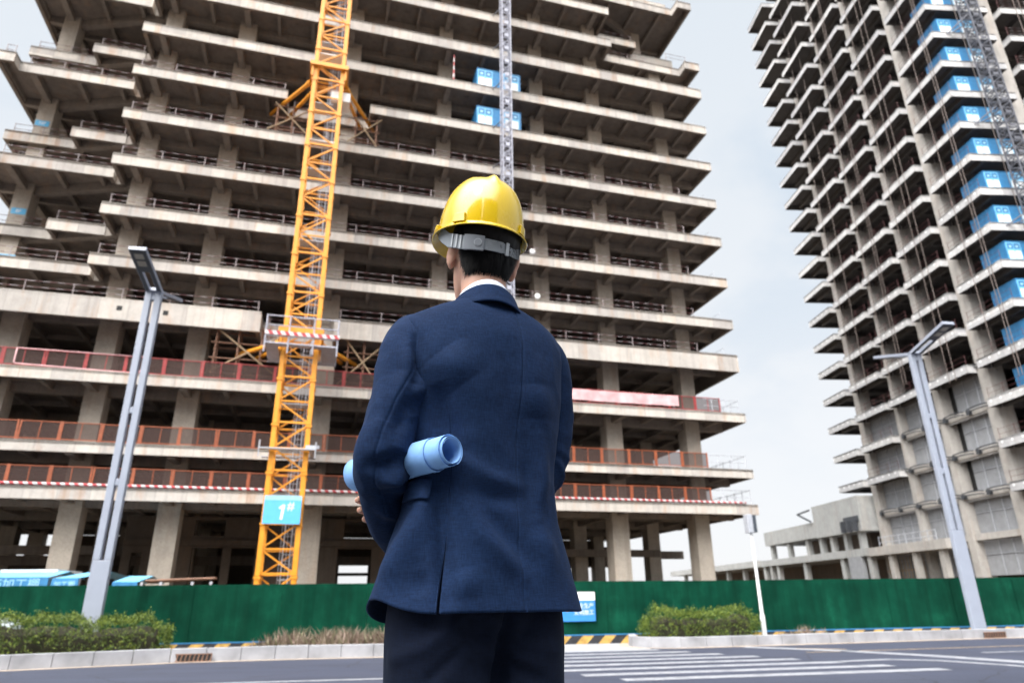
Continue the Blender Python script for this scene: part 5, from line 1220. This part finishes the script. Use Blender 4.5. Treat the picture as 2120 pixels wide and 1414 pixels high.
# hair: cap over the skull plus short strands down to the nape
def hairline(a):                                                          # a: angle in the head frame, -90 deg is the nape
    b = abs(((math.degrees(a)+90+180) % 360)-180)
    return float(np.interp(b, [0, 28, 45, 58, 70, 84, 96, 102, 114, 122, 180], [-0.079, -0.075, -0.060, -0.040, 0.014, 0.012, -0.010, -0.036, -0.034, 0.02, 0.05]))
zs = np.linspace(-0.09, 0.118, 60); vv, n_, r_ = head_shell(0.007, 96, 60, zs); keep = []; vout = []
for r in range(r_):
    for c in range(n_):
        x, y, z = vv[r*n_+c]; a = 2*math.pi*c/n_; hl = hairline(a); zz = max(z, hl)
        if z < hl:
            w, d, cy = catmull(HK, zz); g = 0.001; x, y = (w+g)*math.cos(a), cy+(d+g)*math.sin(a)
        else:
            k = min(1, (z-hl)/0.03); w, d, cy = catmull(HK, z); g = 0.001+0.007*k; x, y = (w+g)*math.cos(a), cy+(d+g)*math.sin(a)
        vout.append(hp((x, y, zz)))
hair = mesh_np('hair', vout, [(r*n_+c, r*n_+(c+1) % n_, (r+1)*n_+(c+1) % n_, (r+1)*n_+c) for r in range(r_-1) for c in range(n_)], M['hair'], MAN, merge=0.0002)
rg = np.random.default_rng(5); sv_, sf_ = [], []
for k in range(9000):
    a = math.radians(-90+rg.uniform(-112, 112)); hl = hairline(a); z = hl+abs(rg.normal(0, 0.035))+0.002
    if z > 0.035: continue
    w, d, cy = catmull(HK, z); g = min(1, (z-hl)/0.03)*0.006+0.001
    base = Vector(((w+g)*math.cos(a), cy+(d+g)*math.sin(a), z)); outw = Vector((math.cos(a)/w, math.sin(a)/d, 0)).normalized(); tg = Vector((-outw.y, outw.x, 0))
    L = rg.uniform(0.010, 0.026); dn = (Vector((0, 0, -1))+tg*rg.normal(0, 0.22)+outw*rg.uniform(-0.02, 0.30)).normalized(); tip = base+dn*L; wd = rg.uniform(0.0005, 0.0010)
    w2, d2, cy2 = catmull(HK, tip.z); ins = math.hypot(tip.x/w2, (tip.y-cy2)/d2)
    if ins < 1.012: s_ = 1.015/ins; tip.x *= s_; tip.y = cy2+(tip.y-cy2)*s_
    mid = (base+tip)/2+outw*0.0015; b = len(sv_)
    sv_ += [hp(base-tg*wd), hp(base+tg*wd), hp(mid+tg*wd*0.8), hp(mid-tg*wd*0.8), hp(tip)]; sf_ += [(b, b+1, b+2, b+3), (b+3, b+2, b+4)]
mesh_np('hair_strands', sv_, sf_, M['hair'], hair)

# ------------------------------------------------------------------ yellow hard hat
def helmetmat():
    m, t, b = newmat('yellow_helmet_plastic'); co = objco(t)
    col = ramp(t, noise(t, co, 8, 3), [(0.3, (0.56, 0.385, 0.010)), (0.7, (0.60, 0.42, 0.014))]); sf = N(t, 'ShaderNodeMapRange'); sf.inputs['From Min'].default_value = 0.66; sf.inputs['From Max'].default_value = 0.72; sf.inputs['To Max'].default_value = 0.35; t.links.new(noise(t, co, 45, 5, 0.7, (1, 1, 2.5)), sf.inputs['Value']); col = mix(t, col, (0.30, 0.22, 0.05), sf.outputs[0])
    t.links.new(col, b.inputs['Base Color'])
    t.links.new(ramp(t, noise(t, co, 22, 6, 0.7), [(0.35, (0.12,)*3), (0.62, (0.24,)*3), (0.72, (0.45,)*3)]), b.inputs['Roughness']); b.inputs['Coat Weight'].default_value = 0.5; b.inputs['Coat Roughness'].default_value = 0.04; bump(t, b, noise(t, co, 30, 3), 0.06, 0.002); return m
M['helmet'] = helmetmat()
def strapmat():
    m, t, b = newmat('grey_clear_strap'); b.inputs['Base Color'].default_value = (0.25, 0.28, 0.32, 1); b.inputs['Roughness'].default_value = 0.3; b.inputs['Transmission Weight'].default_value = 0.25; b.inputs['IOR'].default_value = 1.3; return m
M['strap'] = strapmat(); M['buckle'] = plain('grey_buckle_plastic', (0.145, 0.162, 0.19), 0.35, 0.06, 30)
M['clip'] = plain('pale_clip_plastic', (0.32, 0.35, 0.385), 0.3, 0.06, 30)
YH, PH_, RH_ = math.radians(20), math.radians(12), math.radians(3)
HAT = empty('hard_hat', (BX-0.006, BY+0.018, PZ+1.655), 0, 'glossy yellow hard hat with three crown ridges on the head of the man', 'hard hat')
HAT.rotation_euler = (Matrix.Rotation(YH, 3, 'Z') @ Matrix.Rotation(PH_, 3, 'X') @ Matrix.Rotation(RH_, 3, 'Y')).to_euler()
def hat_shell():
    n, rows = 144, 70; v = []; HH = 0.143
    def brim(a): 
        f = max(0, math.sin(a)); return 0.008+0.004*(1-f)+0.030*f**2.2
    for i in range(rows+1):
        t = i/rows
        for k in range(n):
            a = 2*math.pi*k/n; w, d = 0.1035, 0.126
            if t < 0.18:                                                  # brim from the rim inwards
                u = t/0.18; e = brim(a)*(1-u); dz = -0.004*(1-u)-0.012*max(0, math.sin(a))**2*(1-u)-0.006*abs(math.cos(a))**3*(1-u)*0.6+0.004*u
                v.append(((w+e)*math.cos(a), (d+e)*math.sin(a), dz)); continue
            u = (t-0.18)/0.82; ph = u*math.pi/2; r = max(0.0, math.cos(ph))**0.60; z = 0.004+HH*math.sin(ph)**1.0
            x, y = w*r*math.cos(a), d*r*math.sin(a)
            # three ridges running front to back over the crown
            hgt = z/HH; rear = max(0, min(1, (y+0.098)/0.03)) if y < 0 else max(0, min(1, (0.11-y)/0.03))
            sm = max(0, min(1, (hgt-0.60)/0.12))
            rd_ = 0.0085*math.exp(-(x/0.0105)**2)*rear*sm
            rs = max(0, min(1, (y+0.060)/0.03)) if y < 0 else max(0, min(1, (0.10-y)/0.03))
            for c in (-0.043, 0.043): rd_ += 0.0036*math.exp(-((x-c)/0.016)**2)*rs*max(0, min(1, (hgt-0.45)/0.12))
            nx_, ny_, nz_ = x/w**2, y/d**2, (z-0.004)/HH**2; l = math.sqrt(nx_**2+ny_**2+nz_**2); v.append((x+nx_/l*rd_, y+ny_/l*rd_, z+nz_/l*rd_))
    f = [(r*n+c, r*n+(c+1) % n, (r+1)*n+(c+1) % n, (r+1)*n+c) for r in range(rows) for c in range(n)]
    return mesh_np('shell', v, f, M['helmet'], HAT, solid=0.0028, merge=0.00003)
shell_ = hat_shell()
def on_hat(a, z, out=0.0):
    HH = 0.143; s = min(1, max(0, (z-0.004)/HH))**1.0; ph = math.asin(s); r = max(0.0, math.cos(ph))**0.60; return Vector(((0.1035*r+out)*math.cos(a), (0.126*r+out)*math.sin(a), z))
def slot(ac, wd, z0, z1, th):
    v = []; n = 8
    for k in range(n+1):
        a = ac+wd*(k/n-0.5); ins = 0.88
        a2 = ac+wd*(k/n-0.5)*ins
        v += [tuple(on_hat(a, z0, -0.002)), tuple(on_hat(a, z0, th)), tuple(on_hat(a2, z1, th*0.9)), tuple(on_hat(a2, z1, -0.002))]
    f = [(k*4+q, k*4+4+q, k*4+4+(q+1) % 4, k*4+(q+1) % 4) for k in range(n) for q in range(4)]+[(0, 1, 2, 3), (n*4+3, n*4+2, n*4+1, n*4)]
    o = mesh_np('accessory_slot', v, f, M['helmet'], HAT, smooth=False); b = o.modifiers.new('bevel', 'BEVEL'); b.width = 0.0012; b.segments = 2; return o
slot(math.radians(-138), 0.30, 0.004, 0.026, 0.006); slot(math.radians(-42), 0.30, 0.004, 0.026, 0.006); slot(math.radians(178), 0.22, 0.0, 0.014, 0.010); slot(math.radians(2), 0.22, 0.0, 0.014, 0.010)
# rear suspension band with ratchet box
def band_pt(a, out=0.0):
    """a: degrees, -90 is the nape; height sags at the back"""
    r = math.radians(a); b = abs(a+90); z = float(np.interp(b, [0, 40, 62, 80, 100], [-0.046, -0.044, -0.034, -0.012, 0.014])); return Vector(((0.0985+out)*math.cos(r), (0.1195+out)*math.sin(r)+0.004, z))
def band(name, a0, a1, h0, h1, th, mat_, n=40, parent=None, out=0.0):
    v = []
    for k in range(n+1):
        p = band_pt(a0+(a1-a0)*k/n, out); q = band_pt(a0+(a1-a0)*k/n, out+th)
        h = h0+(h1-h0)*k/n
        v += [(p.x, p.y, p.z-h), (q.x, q.y, q.z-h), (q.x, q.y, q.z+h), (p.x, p.y, p.z+h)]
    f = [(k*4+q, k*4+4+q, k*4+4+(q+1) % 4, k*4+(q+1) % 4) for k in range(n) for q in range(4)]+[(0, 1, 2, 3), (n*4+3, n*4+2, n*4+1, n*4)]
    o = mesh_np(name, v, f, mat_, parent or HAT, smooth=False); b = o.modifiers.new('bevel', 'BEVEL'); b.width = 0.0012; b.segments = 2; b.limit_method = 'ANGLE'; return o
st = band('suspension_band', -190, -124, 0.0195, 0.0165, 0.0022, M['strap'])
band('suspension_band', -84, 10, 0.0115, 0.0145, 0.0022, M['strap'])
bk = band('buckle', -127, -101, 0.0185, 0.0175, 0.0065, M['buckle'])
for a in (-138, -132, -145): band('clip', a-1.3, a+1.3, 0.0165, 0.0165, 0.0048, M['clip'], 4)
pc = band_pt(-109, 0.0066); nrm_ = Vector((pc.x/0.0945**2, pc.y/0.1165**2, 0)).normalized()
b = MB(); b.tube([pc-nrm_*0.002, pc+nrm_*0.0008], 0.0092, 28); b.build('button_ring', M['clip'], bk); b = MB(); b.tube([pc-nrm_*0.001, pc+nrm_*0.0016], 0.0078, 28); b.build('push_button', M['buckle'], bk)
rt = MB()
for k in range(26):
    a = -99+k*0.95; p = band_pt(a, 0.0022); q = band_pt(a+0.45, 0.0036)
    rt.add([(p.x, p.y, p.z-0.0105), (q.x, q.y, q.z-0.0105), (q.x, q.y, q.z+0.0105), (p.x, p.y, p.z+0.0105)], [(0, 1, 2, 3)])
band('ratchet_base', -101, -74, 0.0135, 0.0135, 0.0030, M['strap']); rt.build('ratchet_teeth', M['clip'], HAT)
band('end_loop', -70, -64, 0.0155, 0.0155, 0.0045, M['clip'], 6)

# ------------------------------------------------------------------ rolled drawing under the left arm
def papermat():
    # faint ruled lines of the drawing run across the sheet
    m, t, b = newmat('pale_blue_paper'); co = objco(t); col = ramp(t, noise(t, co, 9, 4), [(0.3, (0.155, 0.325, 0.66)), (0.7, (0.19, 0.37, 0.70))]); t.links.new(col, b.inputs['Base Color']); b.inputs['Roughness'].default_value = 0.7
    b.inputs['Specular IOR Level'].default_value = 0.3; return m
RA = Vector((-0.258, 0.002, 1.082)); RB = Vector((-0.046, -0.185, 1.093)); ax_ = (RB-RA).normalized(); LN = (RB-RA).length
roll = empty('paper_roll', (BX+RA.x, BY+RA.y, PZ+RA.z), 0, 'pale blue rolled drawing tucked under the left arm of the man', 'paper roll')
def rolled(name, r0, r1, turns, ph0, t0, t1, skew, mat_):
    n = int(turns*64); a = ax_.cross(Vector((0, 0, 1))).normalized(); b = a.cross(ax_); v = []; rows = 12
    for k in range(n+1):
        u = k/n; th = ph0+2*math.pi*turns*u; r = r0+(r1-r0)*u; e = a*math.cos(th)*r+b*math.sin(th)*r*1.04
        for j in range(rows+1):
            s = j/rows; w = (t0-skew*u*0.5)+((t1-skew*u)-(t0-skew*u*0.5))*s; v.append(tuple(ax_*w*LN+e*(1+0.03*math.sin(s*3+u*4)+0.02*math.sin(s*9+th*2)*(0.4+0.6*s))))
    f = [(k*(rows+1)+j, (k+1)*(rows+1)+j, (k+1)*(rows+1)+j+1, k*(rows+1)+j+1) for k in range(n) for j in range(rows)]
    return mesh_np(name, v, f, mat_, roll, solid=0.0006)
M['paper'] = papermat()
rolled('inner_sheet', 0.0225, 0.0278, 1.6, 0.4, -0.02, 1.0, 0.0, M['paper'])
rolled('middle_sheet', 0.0288, 0.0306, 1.15, 2.2, 0.02, 0.985, 0.01, M['paper'])
rolled('outer_sheet', 0.0315, 0.0336, 1.2, 2.9, -0.04, 0.86, 0.05, M['paper'])
